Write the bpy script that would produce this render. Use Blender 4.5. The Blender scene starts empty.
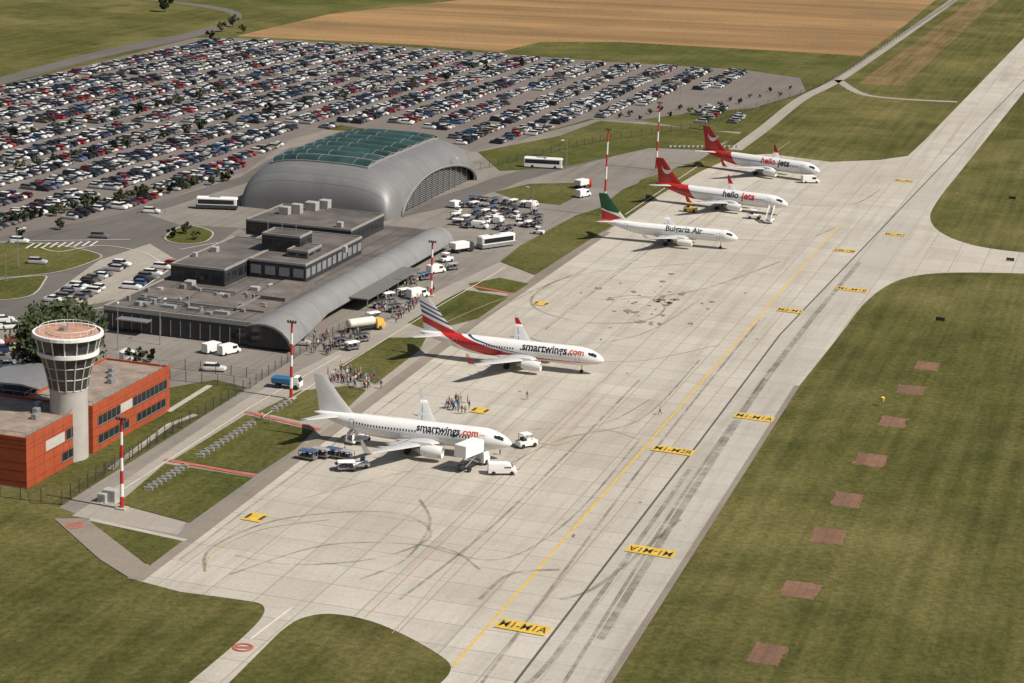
import bpy,bmesh,math,random
from mathutils import Vector,Matrix
from mathutils.geometry import tessellate_polygon
R=random.Random(7)
S=bpy.context.scene; C=S.collection
F=2100.0;H=110.0;TH=math.atan(545/F);ROLL=0.04
cd=bpy.data.cameras.new('camera');cam=bpy.data.objects.new('camera',cd);C.objects.link(cam)
cd.sensor_width=36;cd.lens=F*36/1024;cd.clip_end=20000;cd.clip_start=1
CM=Matrix.Rotation(math.pi/2-TH,3,'X')@Matrix.Rotation(ROLL,3,'Z')
cam.location=(0,0,H);cam.rotation_euler=CM.to_euler();S.camera=cam
CI=CM.inverted()
def P(x,y,z=0.0):
    d=CM@Vector(((x-512)/F,(341.5-y)/F,-1)); t=(z-H)/d.z
    return Vector((d.x*t,d.y*t,z))
def pix(p):
    q=CI@(Vector(p)-Vector((0,0,H))); return (512-F*q.x/q.z,341.5+F*q.y/q.z)
_a=(P(862,300)-P(607,683)).normalized()+(P(612,228)-P(135,580)).normalized()+(P(168,410)-P(27,488)).normalized()+(P(818,250)-P(455,663)).normalized()
PHI=math.atan2(_a.x,_a.y)
A=Vector((math.sin(PHI),math.cos(PHI),0));B=Vector((math.cos(PHI),-math.sin(PHI),0))
def L(x,y,z=0.0):
    p=P(x,y,z);return (p.dot(B),p.dot(A))
def W(b,a,z=0.0):
    return Vector((B.x*b+A.x*a,B.y*b+A.y*a,z))
# ---------------------------------------------------------------- materials
def nt(name):
    m=bpy.data.materials.new(name);m.use_nodes=True;t=m.node_tree
    return m,t,t.nodes['Principled BSDF']
def mixc(t,f,a,b,mode='MIX'):
    n=t.nodes.new('ShaderNodeMix');n.data_type='RGBA';n.blend_type=mode
    for s,v in ((0,f),(6,a),(7,b)):
        if isinstance(v,(int,float)): n.inputs[s].default_value=v
        elif isinstance(v,tuple): n.inputs[s].default_value=(*v,1)
        else: t.links.new(v,n.inputs[s])
    return n.outputs[2]
def ramp(t,src,p0,p1):
    n=t.nodes.new('ShaderNodeMapRange');n.inputs[1].default_value=p0;n.inputs[2].default_value=p1
    t.links.new(src,n.inputs[0]);return n.outputs[0]
def mulv(t,src,k):
    n=t.nodes.new('ShaderNodeMath');n.operation='MULTIPLY';n.inputs[1].default_value=k;t.links.new(src,n.inputs[0]);return n.outputs[0]
def noise(t,vec,scale,detail=4,rough=.6):
    n=t.nodes.new('ShaderNodeTexNoise');n.inputs['Scale'].default_value=scale;n.inputs['Detail'].default_value=detail;n.inputs['Roughness'].default_value=rough
    t.links.new(vec,n.inputs['Vector']);return n.outputs[0]
def mapping(t,vec,rot=0,sc=(1,1,1)):
    n=t.nodes.new('ShaderNodeMapping');n.inputs['Rotation'].default_value=(0,0,rot)
    t.links.new(vec,n.inputs['Vector'])
    if sc==(1,1,1): return n.outputs[0]
    k=t.nodes.new('ShaderNodeVectorMath');k.operation='MULTIPLY';k.inputs[1].default_value=sc;t.links.new(n.outputs[0],k.inputs[0]);return k.outputs[0]
def geo(t): return t.nodes.new('ShaderNodeNewGeometry').outputs['Position']
MC={}
def mat(name,rgb,rough=.6,metal=0.0,var=.12,scale=1.5):
    if name in MC:return MC[name]
    m,t,b=nt(name);co=t.nodes.new('ShaderNodeTexCoord').outputs['Object']
    f=ramp(t,noise(t,co,scale),.3,.7)
    c=mixc(t,f,tuple(x*(1-var) for x in rgb),tuple(min(1,x*(1+var)) for x in rgb))
    t.links.new(c,b.inputs['Base Color']);b.inputs['Roughness'].default_value=rough;b.inputs['Metallic'].default_value=metal
    MC[name]=m;return m
def grassmat(name,dark,mid,dry,k=0.4,stripe=.22):
    m,t,b=nt(name);g=geo(t)
    c=mixc(t,ramp(t,noise(t,g,.06,6,.7),.38,.62),dark,mid)
    c=mixc(t,mulv(t,ramp(t,noise(t,g,.018,5,.65),.46,.66),.85),c,dry)
    c=mixc(t,mulv(t,ramp(t,noise(t,g,.28,5,.8),.5,.72),k),c,dry)
    c=mixc(t,mulv(t,ramp(t,noise(t,g,.035,6,.75),.54,.7),.6),c,tuple(x*.6 for x in dark))
    s2=ramp(t,noise(t,mapping(t,g,PHI,(.45,.012,1)),1.0,3,.6),.35,.68)
    c=mixc(t,stripe,c,mixc(t,s2,tuple(x*.55 for x in dark),tuple(x*1.15 for x in dry)))
    c=mixc(t,.7,c,mixc(t,ramp(t,noise(t,g,.9,6,.78),.3,.72),(.18,.18,.18),(.88,.88,.8)),'OVERLAY')
    t.links.new(c,b.inputs['Base Color']);b.inputs['Roughness'].default_value=.95;b.inputs['Specular IOR Level'].default_value=.1
    bp=t.nodes.new('ShaderNodeBump');bp.inputs['Strength'].default_value=.8;bp.inputs['Distance'].default_value=.35;t.links.new(noise(t,g,1.2,6,.8),bp.inputs['Height']);t.links.new(bp.outputs[0],b.inputs['Normal'])
    return m
def fieldmat():
    m,t,b=nt('stubble_field');g=geo(t)
    c=mixc(t,ramp(t,noise(t,mapping(t,g,PHI*.2,(.0025,.03,1)),1,4,.6),.38,.62),(.20,.125,.062),(.37,.23,.108))
    c=mixc(t,mulv(t,ramp(t,noise(t,mapping(t,g,PHI*.2,(.006,.16,1)),1,3,.6),.4,.65),.55),c,(.27,.16,.075))
    c=mixc(t,mulv(t,ramp(t,noise(t,g,.012,5,.7),.5,.7),.6),c,(.16,.12,.06))
    c=mixc(t,.4,c,mixc(t,ramp(t,noise(t,g,.5,6,.8),.3,.7),(.2,.2,.2),(.8,.8,.8)),'OVERLAY')
    t.links.new(c,b.inputs['Base Color']);b.inputs['Roughness'].default_value=.95;b.inputs['Specular IOR Level'].default_value=.1
    return m
def concmat(name,c1,c2,stain,slab=7.5,joint=.10,js=.5,st=.45):
    m,t,b=nt(name);g=geo(t);mp=mapping(t,g,PHI)
    br=t.nodes.new('ShaderNodeTexBrick');br.offset=0;br.inputs['Scale'].default_value=1;br.inputs['Brick Width'].default_value=slab;br.inputs['Row Height'].default_value=slab;br.inputs['Mortar Size'].default_value=joint;br.inputs['Mortar Smooth'].default_value=.3
    br.inputs['Color1'].default_value=(*c1,1);br.inputs['Color2'].default_value=(*c2,1);br.inputs['Mortar'].default_value=(*[x*(1-js) for x in c1],1)
    t.links.new(mp,br.inputs['Vector'])
    c=br.outputs[0]
    c=mixc(t,mulv(t,ramp(t,noise(t,g,.022,5,.65),.42,.72),st),c,stain)
    c=mixc(t,mulv(t,ramp(t,noise(t,mapping(t,g,PHI,(.3,.010,1)),1,4,.7),.5,.75),st*.8),c,tuple(x*.6 for x in stain))
    c=mixc(t,mulv(t,ramp(t,noise(t,mapping(t,g,PHI,(.012,.25,1)),1,4,.7),.5,.75),st*.4),c,tuple(x*.7 for x in stain))
    c=mixc(t,mulv(t,ramp(t,noise(t,g,.25,6,.75),.6,.78),.5),c,tuple(x*.5 for x in stain))
    c=mixc(t,.3,c,mixc(t,ramp(t,noise(t,g,1.5,5,.8),.3,.7),(.3,.3,.3),(.7,.7,.7)),'OVERLAY')
    t.links.new(c,b.inputs['Base Color']);b.inputs['Roughness'].default_value=.85;b.inputs['Specular IOR Level'].default_value=.25
    return m
M={}
M['grass']=grassmat('grass_base',(.060,.064,.017),(.103,.102,.029),(.19,.165,.066))
M['grass_green']=grassmat('grass_green',(.060,.070,.018),(.100,.105,.028),(.16,.142,.055),.3,.15)
M['rough']=grassmat('rough_meadow',(.085,.078,.028),(.20,.135,.068),(.27,.185,.095),.5,.35)
M['field']=fieldmat()
M['apron']=concmat('apron_concrete',(.51,.475,.412),(.455,.42,.362),(.31,.27,.215),js=.45,st=.5)
M['taxi']=concmat('taxiway_concrete',(.46,.432,.382),(.43,.402,.352),(.30,.265,.22),7.5,.07,.35,.5)
M['shoulder']=concmat('shoulder_asphalt',(.27,.235,.195),(.25,.215,.175),(.17,.14,.11),20,.05,.2,.6)
M['yard']=concmat('yard_asphalt',(.27,.245,.215),(.24,.218,.19),(.14,.122,.108),9,.06,.25,.6)
M['road']=concmat('road_asphalt',(.155,.142,.13),(.145,.132,.12),(.10,.09,.082),12,.03,.1,.5)
M['road_light']=concmat('road_concrete',(.36,.33,.285),(.34,.31,.265),(.24,.208,.17),5,.06,.3,.4)
M['park']=concmat('car_park_paving',(.20,.175,.158),(.18,.157,.142),(.13,.112,.10),14,.04,.1,.4)
M['bare']=concmat('bare_paving',(.25,.135,.09),(.20,.11,.075),(.12,.08,.05),1.2,.06,.4,.6)
white=mat('white_paint',(.82,.815,.80),.45,0,.04);yellow=mat('yellow_marking',(.64,.42,.055),.7,0,.18,.8);redm=mat('red_marking',(.45,.12,.085),.7,0,.2,.8)
mw=mat('white_marking',(.62,.60,.55),.8,0,.15,.5);blackm=mat('black_marking',(.05,.045,.04),.8,0,.2)
glass=mat('dark_glass',(.018,.022,.028),.15,0,.3,.4);cglass=mat('car_glass',(.012,.013,.015),.3,0,.2,.4);tyre=mat('tyre_rubber',(.025,.025,.025),.8)
metal=mat('grey_metal',(.36,.36,.37),.45,.5);dmetal=mat('dark_metal',(.06,.062,.068),.5,.3);blue=mat('blue_paint',(.05,.11,.22),.5);red=mat('red_paint',(.5,.03,.025),.4,0,.06)
conc=mat('pale_concrete',(.42,.39,.34),.85,0,.12,.6);pale=mat('pale_panel',(.5,.48,.44),.6,0,.08)
# ---------------------------------------------------------------- mesh builder
OFF={};KIDS={}
class MB:
    def __init__(s): s.v=[];s.f=[];s.m=[];s.pc=[]
    def add(s,vs,fs,mi=0):
        k=len(s.v);s.pc.append((k,len(s.f)));s.v+= [tuple(v) for v in vs];s.f+=[tuple(i+k for i in f) for f in fs];s.m+=[mi]*len(fs);return s
    def box(s,x0,x1,y0,y1,z0,z1,mi=0,tx=0,ty=0):
        v=[(x0,y0,z0),(x1,y0,z0),(x1,y1,z0),(x0,y1,z0),(x0+tx,y0+ty,z1),(x1-tx,y0+ty,z1),(x1-tx,y1-ty,z1),(x0+tx,y1-ty,z1)]
        return s.add(v,[(0,3,2,1),(4,5,6,7),(0,1,5,4),(1,2,6,5),(2,3,7,6),(3,0,4,7)],mi)
    def rbox(s,x0,x1,y0,y1,z0,z1,r=.15,mi=0):
        def rg(z,i): return [(x0+i+r,y0+i,z),(x1-i-r,y0+i,z),(x1-i,y0+i+r,z),(x1-i,y1-i-r,z),(x1-i-r,y1-i,z),(x0+i+r,y1-i,z),(x0+i,y1-i-r,z),(x0+i,y0+i+r,z)]
        return s.loft([rg(z0,0),rg(z1-r,0),rg(z1,r*.8)],mi)
    def loft(s,rings,mi=0,caps=True,closed=True):
        n=len(rings[0]);vs=[p for r in rings for p in r];fs=[]
        for i in range(len(rings)-1):
            for j in range(n if closed else n-1):
                k=(j+1)%n;fs.append((i*n+j,i*n+k,(i+1)*n+k,(i+1)*n+j))
        if caps: fs.append(tuple(range(n))[::-1]);fs.append(tuple(range((len(rings)-1)*n,len(rings)*n)))
        return s.add(vs,fs,mi)
    def tube(s,p0,p1,r0,r1=None,n=8,mi=0,caps=True):
        r1=r0 if r1 is None else r1;p0=Vector(p0);p1=Vector(p1);d=(p1-p0).normalized()
        u=d.orthogonal().normalized();w=d.cross(u)
        f=lambda p,r:[p+u*r*math.cos(2*math.pi*i/n)+w*r*math.sin(2*math.pi*i/n) for i in range(n)]
        return s.loft([f(p0,r0),f(p1,r1)],mi,caps)
    def lathe(s,prof,n=24,cx=0,cy=0,mi=0,caps=True):
        return s.loft([[(cx+r*math.cos(2*math.pi*i/n),cy+r*math.sin(2*math.pi*i/n),z) for i in range(n)] for r,z in prof],mi,caps)
    def flat(s,pts,mi=0):
        k=[Vector(p) for p in pts];tr=tessellate_polygon([k])
        out=[]
        for t in tr:
            a,b,c=(k[i] for i in t)
            out.append(t if (b-a).cross(c-a).z>0 else (t[0],t[2],t[1]))
        return s.add(pts,out,mi)
    def build(s,name,mats,parent=None,smooth=False):
        me=bpy.data.meshes.new(name);o=(0,0)
        if parent is not None:o=OFF.get(parent.name,(0,0))
        me.from_pydata([(x-o[0],y-o[1],z) for x,y,z in s.v],[],s.f)
        if not isinstance(mats,(list,tuple)):mats=[mats]
        for q in mats: me.materials.append(q)
        me.polygons.foreach_set('material_index',s.m)
        if smooth: me.polygons.foreach_set('use_smooth',[True]*len(s.f))
        me.update()
        if smooth:
            try: me.set_sharp_from_angle(angle=math.radians(40))
            except Exception: pass
        ob=bpy.data.objects.new(name,me);C.objects.link(ob)
        if parent is not None: ob.parent=parent;KIDS.setdefault(parent.name,[]).append(ob);OFF[ob.name]=o
        return ob
    def each(s,name,mats,parent,smooth=False):
        out=[]
        pc=s.pc+[(len(s.v),len(s.f))]
        for (v0,f0),(v1,f1) in zip(pc,pc[1:]):
            e=MB();e.v=s.v[v0:v1];e.f=[tuple(i-v0 for i in f) for f in s.f[f0:f1]];e.m=[0]*(f1-f0);out.append(e.build(name,mats,parent,smooth))
        return out
def tag(o,label,cat,group=None,kind=None):
    if label:o['label']=label
    if cat:o['category']=cat
    if group:o['group']=group
    if kind:o['kind']=kind
    return o
def thing(name,label=None,cat=None,loc=(0,0,0),rz=0,group=None):
    o=bpy.data.objects.new(name,None);C.objects.link(o);o.location=loc;o.rotation_euler=(0,0,rz);o.empty_display_size=.5
    return tag(o,label,cat,group)
def bthing(name,label,cat,b,a,group=None):
    o=thing(name,label,cat,W(b,a),-PHI,group);OFF[o.name]=(b,a);return o
def copy_tree(o,parent=None):
    c=o.copy();C.objects.link(c)
    if parent is not None:c.parent=parent;KIDS.setdefault(parent.name,[]).append(c)
    for k in list(KIDS.get(o.name,[])): copy_tree(k,c)
    return c
# ---------------------------------------------------------------- ground sheets
def spl(p,n=6,closed=False):
    out=[];m=len(p);g=lambda i:p[i%m] if closed else p[max(0,min(m-1,i))]
    for i in range(m if closed else m-1):
        a,b,c,d=g(i-1),g(i),g(i+1),g(i+2)
        for k in range(n):
            t=k/n;out.append(tuple(.5*(2*b[j]+(c[j]-a[j])*t+(2*a[j]-5*b[j]+4*c[j]-d[j])*t*t+(3*b[j]-a[j]-3*c[j]+d[j])*t**3) for j in (0,1)))
    if not closed: out.append(tuple(p[-1]))
    return out
def rb(pts,w,z,name,m):
    mb=MB();ps=[Vector((x,y,0)) for x,y in pts]
    ls=[];n0=len(ps)
    for i in range(n0):
        t=(ps[min(n0-1,i+1)]-ps[max(0,i-1)]).normalized();n=Vector((-t.y,t.x,0))*w/2;ls+=[(*(ps[i]-n).xy,z),(*(ps[i]+n).xy,z)]
    mb.add(ls,[(2*i,2*i+2,2*i+3,2*i+1) for i in range(n0-1)])
    return tag(mb.build(name,m),None,None,kind='structure')
def sheet(name,pts,m,lv,smooth=False,kerb=False):
    if smooth:pts=spl(pts,5,True)
    w=[P(x,y) for x,y in pts];z=lv*.02
    o=MB().flat([(p.x,p.y,z) for p in w]).build(name,m);tag(o,None,None,kind='structure')
    if kerb: rb([(p.x,p.y) for p in w]+[(w[0].x,w[0].y)],.4,.15,'kerb',conc)
    return o
def line(pxs,w,lv,name,m,smooth=False):
    if smooth:pxs=spl(pxs,8)
    return rb([P(x,y).xy[:] for x,y in pxs],w,lv*.02,name,m)
g=MB()
g.add([(-6000,-500,0),(6000,-500,0),(6000,12000,0),(-6000,12000,0)],[(0,1,2,3)]);tag(g.build('ground',M['grass']),None,None,kind='structure')
apl=[(135,580),(475,322),(612,228),(660,195),(700,172),(735,156),(770,154),(830,162),(880,160),(908,156),(925,140),(1024,38),(1110,-48),(1124,-40),(1112,-8),(1024,92)]
apl+=spl([(1024,92),(960,172),(938,200),(930,218),(940,232),(965,243),(1000,250),(1060,256)],4)[1:]+[(1100,262),(1100,276)]
apl+=spl([(1060,275),(1000,273),(945,273),(910,277),(885,287),(862,306),(840,335),(800,385)],4)+[(607,683),(598,697),(430,697)]
apl+=spl([(440,684),(450,672),(446,660),(410,638),(370,621),(330,614),(300,619),(280,632)],4)+[(228,684),(215,697),(178,697)]
apl+=spl([(188,684),(240,640),(262,617),(262,605),(240,600),(180,592)],4)
sheet('apron',apl,M['apron'],2)
sheet('taxiway',[(509,692),(690,455),(780,335),(870,241),(1024,80),(1108,-30),(1104,-8),(1020,90),(955,172),(928,212),(895,262),(858,303),(797,385),(603,692)],M['taxi'],3)
line([(602,692),(797,386)],1.0,4,'taxiway_edge',M['shoulder'])
line([(135,580),(475,322),(606,232)],2.6,4,'apron_shoulder',M['shoulder'])
sheet('yard',[(-40,190),(130,195),(240,160),(300,128),(400,135),(480,150),(600,118),(690,125),(745,130),(700,160),(640,180),(612,228),(475,322),(310,447),(185,541),(85,517),(60,508),(95,452),(60,440),(-40,490)],M['yard'],1)
sheet('service_road',[(72,516),(96,500),(250,396),(340,350),(440,290),(500,262),(535,276),(475,322),(310,447),(262,410),(120,505),(186,523),(178,535)],M['road_light'],2)
sheet('car_park',[(-60,100),(0,86),(100,62),(195,38),(240,38),(420,48),(610,62),(745,70),(800,78),(806,92),(760,106),(742,131),(700,128),(640,122),(590,119),(475,152),(420,138),(340,125),(290,140),(245,172),(130,212),(0,240),(-60,252)],M['park'],2)
sheet('stubble_field',[(236,36),(330,14),(600,-15),(960,-20),(905,25),(862,56),(780,51),(620,42),(540,42),(500,52),(420,45)],M['field'],1)
sheet('rough_strip',[(858,84),(985,-10),(1020,-15),(985,10),(905,86)],M['rough'],1)
sheet('grass_strip',[(505,53),(550,43),(620,44),(780,53),(860,58),(818,88),(800,78),(745,69),(610,61)],M['grass_green'],1)
sheet('far_meadow',[(225,12),(330,11),(600,-18),(400,-40),(180,-40),(110,-2),(212,8)],M['grass_green'],1)
sheet('forecourt_road',[(-40,200),(120,205),(180,225),(240,228),(190,262),(160,285),(98,318),(-40,330)],M['road'],1.5)
GP=[[(478,152),(560,136),(600,121),(690,128),(745,135),(702,150),(650,148),(560,168),(500,171)],
[(495,192),(530,184),(578,183),(590,190),(560,205),(520,201)],
[(500,262),(520,246),(575,216),(600,208),(622,190),(646,180),(655,188),(612,226),(535,275)],
[(468,284),(500,278),(529,284),(515,293),(480,291)],
[(408,323),(445,300),(464,290),(509,297),(478,319),(430,331)],
[(340,366),(388,338),(426,338),(420,350),(376,384),(348,374)],
[(258,412),(300,391),(350,386),(366,391),(340,415),(300,421)],
[(172,461),(246,415),(314,431),(296,449),(258,474)],
[(118,504),(165,464),(253,478),(190,523)],
[(86,519),(183,541),(150,566),(140,560)],
[(28,492),(90,455),(168,412),(170,388),(215,380),(247,388),(190,425),(96,484),(64,505),(30,503)],
[(640,120),(700,130),(745,132),(760,108),(700,112)]]
for q in GP: sheet('grass_verge',q,M['grass_green'],5)
for q in [[(-20,247),(45,244),(98,254),(92,262),(48,274),(-20,276)],[(-20,284),(40,276),(44,282),(28,297),(-20,300)],[(165,238),(185,226),(212,232),(205,242),(180,244)]]:
    sheet('grass_island',q,M['grass_green'],6,True,True)
sheet('parking_bays',[(100,260),(150,244),(176,260),(132,296),(62,312),(44,300)],M['road_light'],4)
sheet('asphalt_path',[(54,519),(86,519),(150,568),(132,580),(100,560)],M['shoulder'],5)
line([(90,520),(186,541)],1.0,6,'path_edge',conc)
line([(110,470),(170,425),(196,415)],1.2,6,'garden_path',conc);line([(168,412),(210,386)],1.2,6,'garden_path',conc)
line([(165,460),(255,476)],1.1,6,'red_path',redm);line([(246,412),(320,430)],1.1,6,'red_path',redm);line([(470,286),(512,294)],1.0,6,'red_path',redm)
sheet('perimeter_road',spl([(-60,92),(0,77),(100,51),(190,32),(231,20),(212,9),(110,-4)],5)+spl([(125,-4),(225,8),(240,20),(200,36),(105,57),(0,85),(-60,98)],5),M['road'],3)
line([(975,-15),(900,38),(838,80),(800,100),(765,128),(735,150)],4.5,3,'perimeter_road',M['road_light'],True)
line([(838,80),(862,94),(900,99),(957,102)],4,3,'perimeter_road',M['road_light'],True)
line([(250,232),(400,212),(480,190),(520,176),(640,145),(700,132)],9,3,'access_road',M['road'],True)
line([(-30,246),(120,218),(250,178),(300,148)],6,4,'access_road',M['road'])
for i,q in enumerate([(927,366),(911,390),(893,422),(871,460),(848,500),(829,536),(800,590),(767,654)]):
    p=P(q[0],q[1]);e=MB();w=2.45+R.uniform(-.2,.2);d=3.6+R.uniform(-.3,.3)
    pts=[];cs=[(-w,-d),(w,-d),(w,d),(-w,d)]
    for k in range(4):
        a,b=cs[k],cs[(k+1)%4]
        for j in range(9): pts.append((a[0]+(b[0]-a[0])*j/9+R.uniform(-.3,.3),a[1]+(b[1]-a[1])*j/9+R.uniform(-.4,.4),.02))
    o=e.flat(pts).build('paved_patch',M['bare']);o.location=p;o.rotation_euler=(0,0,-PHI);tag(o,None,None,kind='structure')
# ---------------------------------------------------------------- markings
line([(452,668),(820,247),(840,225)],.33,5,'taxi_line',yellow)
line([(510,690),(690,455),(780,335),(870,241),(1024,80),(1108,-10)],.36,5,'pavement_joint',mat('tar_joint',(.09,.08,.07),.8))
line([(392,634),(600,400),(720,300)],.13,5,'red_line',mat('faded_red',(.40,.24,.19),.8))
line([(365,618),(590,400)],.15,5,'red_line',mat('worn_red',(.42,.18,.14),.8))
line([(250,640),(292,608)],.3,5,'white_line',mw)
tm=bpy.data.materials.new('tyre_trace');tm.use_nodes=True
t=tm.node_tree;b_=t.nodes['Principled BSDF'];b_.inputs['Base Color'].default_value=(.14,.12,.09,1);b_.inputs['Roughness'].default_value=.9
t.links.new(mulv(t,ramp(t,noise(t,geo(t),.10,6,.85),.36,.64),.5),b_.inputs['Alpha'])
for q,w in [([(205,572),(212,548),(280,520),(380,512),(425,525),(425,542),(370,560),(290,565),(235,556)],.5),([(420,545),(500,560),(570,520),(640,440)],.4),([(475,322),(560,280),(640,268),(720,262)],.35),
  ([(590,268),(540,290),(535,308),(580,322),(640,322),(665,308),(640,296),(600,300)],.55),([(500,470),(560,440),(640,420),(700,360)],.4),([(525,430),(600,425),(650,400)],.3),([(620,300),(700,290),(780,262)],.6),
  ([(735,240),(800,240),(835,228)],.5),([(788,205),(850,205),(880,190)],.5),([(300,500),(420,470),(520,470)],.3),([(520,690),(560,650),(690,470)],.8),([(560,600),(600,585),(680,520)],.7),([(400,600),(500,520),(640,380)],.5),([(180,560),(300,470),(460,350)],.4),([(545,330),(650,250),(760,180)],.4),([(420,500),(430,525),(405,560),(360,580)],.5),([(480,600),(510,575),(560,570)],.7),([(600,640),(700,480),(780,360),(860,262)],1.2),([(560,690),(680,500),(770,370)],.6),([(470,700),(640,470),(760,320)],.5),
  ([(230,575),(330,545),(440,548),(480,570)],.4),([(510,330),(560,345),(640,335),(700,300)],.4)]:
    line(q,w,6,'tyre_marks',tm,True)
for q in [[(525,440),(560,445),(600,430),(640,440)],[(604,362),(650,360),(720,345)],[(430,330),(500,300),(560,285)],[(262,500),(300,470),(350,440)],[(205,572),(215,552),(262,530),(330,520)]]:
    line(q,.15,7,'stand_line',mat('worn_yellow',(.46,.37,.20),.8),True)
line([(555,262),(810,258)],.12,7,'stand_line',mat('faint_white',(.5,.47,.42),.8))
line([(625,215),(700,165)],.25,7,'white_line',mw);line([(520,330),(790,142)],.15,7,'white_line',mat('faint_white',(.5,.47,.42),.8))
e=MB()
for i in range(60):
    px,py=(R.gauss(655,30),R.gauss(302,13)) if i<42 else (R.uniform(330,820),R.uniform(260,560))
    if i>=42 and (px>860-.68*(py-290)-12 or px<612-1.32*(py-228)+15): continue
    p=P(px,py);n=13;r=R.uniform(.25,1.2 if i<42 else .35);a0=R.random()*6;st=R.uniform(.6,2.2)
    e.flat([(p.x+r*R.uniform(.25,1.3)*math.cos(k*2*math.pi/n+a0),p.y+r*st*R.uniform(.4,1.4)*math.sin(k*2*math.pi/n+a0),.13) for k in range(n)])
tag(e.build('stains',mat('rubber_stain',(.25,.19,.145),.9,0,.35,.8)),None,None,kind='structure')
def text_mb(s,size=1.0,step=None,bold=.02):
    c=bpy.data.curves.new('t','FONT');c.body=s;c.size=size;c.align_x='CENTER';c.align_y='CENTER';c.offset=bold*size;c.resolution_u=3
    o=bpy.data.objects.new('t',c);C.objects.link(o);bpy.context.view_layer.update()
    me=bpy.data.meshes.new_from_object(o.evaluated_get(bpy.context.evaluated_depsgraph_get()));bpy.data.objects.remove(o)
    bm=bmesh.new();bm.from_mesh(me)
    if step:
        for k in range(-8,9):
            bmesh.ops.bisect_plane(bm,geom=bm.verts[:]+bm.edges[:]+bm.faces[:],plane_co=(0,k*step,0),plane_no=(0,1,0))
    bm.verts.ensure_lookup_table()
    vs=[v.co[:] for v in bm.verts];fs=[[v.index for v in f.verts] for f in bm.faces];bm.free();return vs,fs
def groundtext(px,py,s,w=7.2,d=3.6,rot=0,bg=yellow,fg=blackm):
    p=P(px,py);e=MB();e.flat([(-w/2,-d/2,.15),(w/2,-d/2,.15),(w/2,d/2,.15),(-w/2,d/2,.15)])
    o=e.build('taxiway_sign_marking',bg);o.location=p;o.rotation_euler=(0,0,-PHI-math.radians(3)+rot);tag(o,None,None,kind='structure')
    vs,fs=text_mb(s,d*.85,None,.01);k=w*.92/(max(v[0] for v in vs)-min(v[0] for v in vs))
    e=MB();e.add([(v[0]*k,v[1],.165) for v in vs],fs);e.build('marking_letters',fg,o)
for q in [(523,628,'M1-M1A',0),(651,552,'M1-M1A',math.pi),(673,451,'M1-M2R',0),(754,418,'M1-M1A',0),(790,311,'M2-M1',0),(845,251,'M1-M2',math.pi),(852,290,'M1-M1B',0),(895,235,'M1-M3',0),(904,181,'M1-M3',0)]:
    groundtext(q[0],q[1],q[2],rot=q[3],w=7.4 if len(q[2])>5 else 5.6,d=3.4)
for q in [(255,518),(480,411),(541,304)]: groundtext(q[0],q[1],'11',w=3.2,d=3.6)
for px,py in [(75,526),(243,648)]:
    p=P(px,py);e=MB();n=24;r1,r0=1.4,1.0
    e.add([(p.x+r*math.cos(k*2*math.pi/n),p.y+r*math.sin(k*2*math.pi/n),.14) for r in (r0,r1) for k in range(n)],[(k,n+k,n+(k+1)%n,(k+1)%n) for k in range(n)])
    e.add([(p.x-.9,p.y-.3,.14),(p.x+.9,p.y-.3,.14),(p.x+.9,p.y+.3,.14),(p.x-.9,p.y+.3,.14)],[(0,1,2,3)]);tag(e.build('red_ring_marking',redm),None,None,kind='structure')
for q in [[(40,248),(60,252),(100,246),(140,252),(160,262)],[(0,242),(60,241),(130,240)],[(60,314),(110,306),(146,286),(180,262)],[(180,250),(240,240),(330,232)]]: line(q,.3,8,'road_line',mw,True)
for i in range(9): line([(26+i*8,249-i*.3),(34+i*8,244-i*.3)],.5,9,'road_hatching',mw)
for q in [[(262,418),(340,368),(440,306),(505,268)],[(100,505),(250,408),(340,356)]]: line(q,.2,7,'road_line',mw)
# ---------------------------------------------------------------- aircraft
def lerp(tb,x):
    if x>=tb[0][0]:return tb[0][1:]
    for a,b in zip(tb,tb[1:]):
        if x>=b[0]:
            t=(a[0]-x)/(a[0]-b[0]);return tuple(a[i]+(b[i]-a[i])*t for i in range(1,len(a)))
    return tb[-1][1:]
def livery(name,Ln,bands,base=(.84,.835,.82)):
    m,t,b=nt(name);co=t.nodes.new('ShaderNodeTexCoord').outputs['Object'];sp=t.nodes.new('ShaderNodeSeparateXYZ');t.links.new(co,sp.inputs[0])
    u=ramp(t,sp.outputs[0],-Ln,0)
    z=ramp(t,sp.outputs[2],0,13)
    c=mixc(t,ramp(t,noise(t,co,.6),.3,.7),tuple(x*.95 for x in base),base)
    def cur(pts):
        n=t.nodes.new('ShaderNodeFloatCurve');cv=n.mapping.curves[0]
        pp=sorted([((x+Ln)/Ln,zz/13) for x,zz in pts])
        cv.points[0].location=(0,pp[0][1]);cv.points[1].location=(1,pp[-1][1])
        for p in pp: 
            if .001<p[0]<.999:cv.points.new(*p)
        for p in cv.points:p.handle_type='VECTOR'
        n.mapping.update();t.links.new(u,n.inputs['Value']);return n.outputs[0]
    for col,lo,hi in bands:
        a=t.nodes.new('ShaderNodeMath');a.operation='GREATER_THAN';t.links.new(z,a.inputs[0]);t.links.new(cur(lo),a.inputs[1])
        d=t.nodes.new('ShaderNodeMath');d.operation='LESS_THAN';t.links.new(z,d.inputs[0]);t.links.new(cur(hi),d.inputs[1])
        e=t.nodes.new('ShaderNodeMath');e.operation='MULTIPLY';t.links.new(a.outputs[0],e.inputs[0]);t.links.new(d.outputs[0],e.inputs[1])
        c=mixc(t,e.outputs[0],c,col)
    t.links.new(c,b.inputs['Base Color']);b.inputs['Roughness'].default_value=.32;b.inputs['Coat Weight'].default_value=.3
    return m
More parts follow.
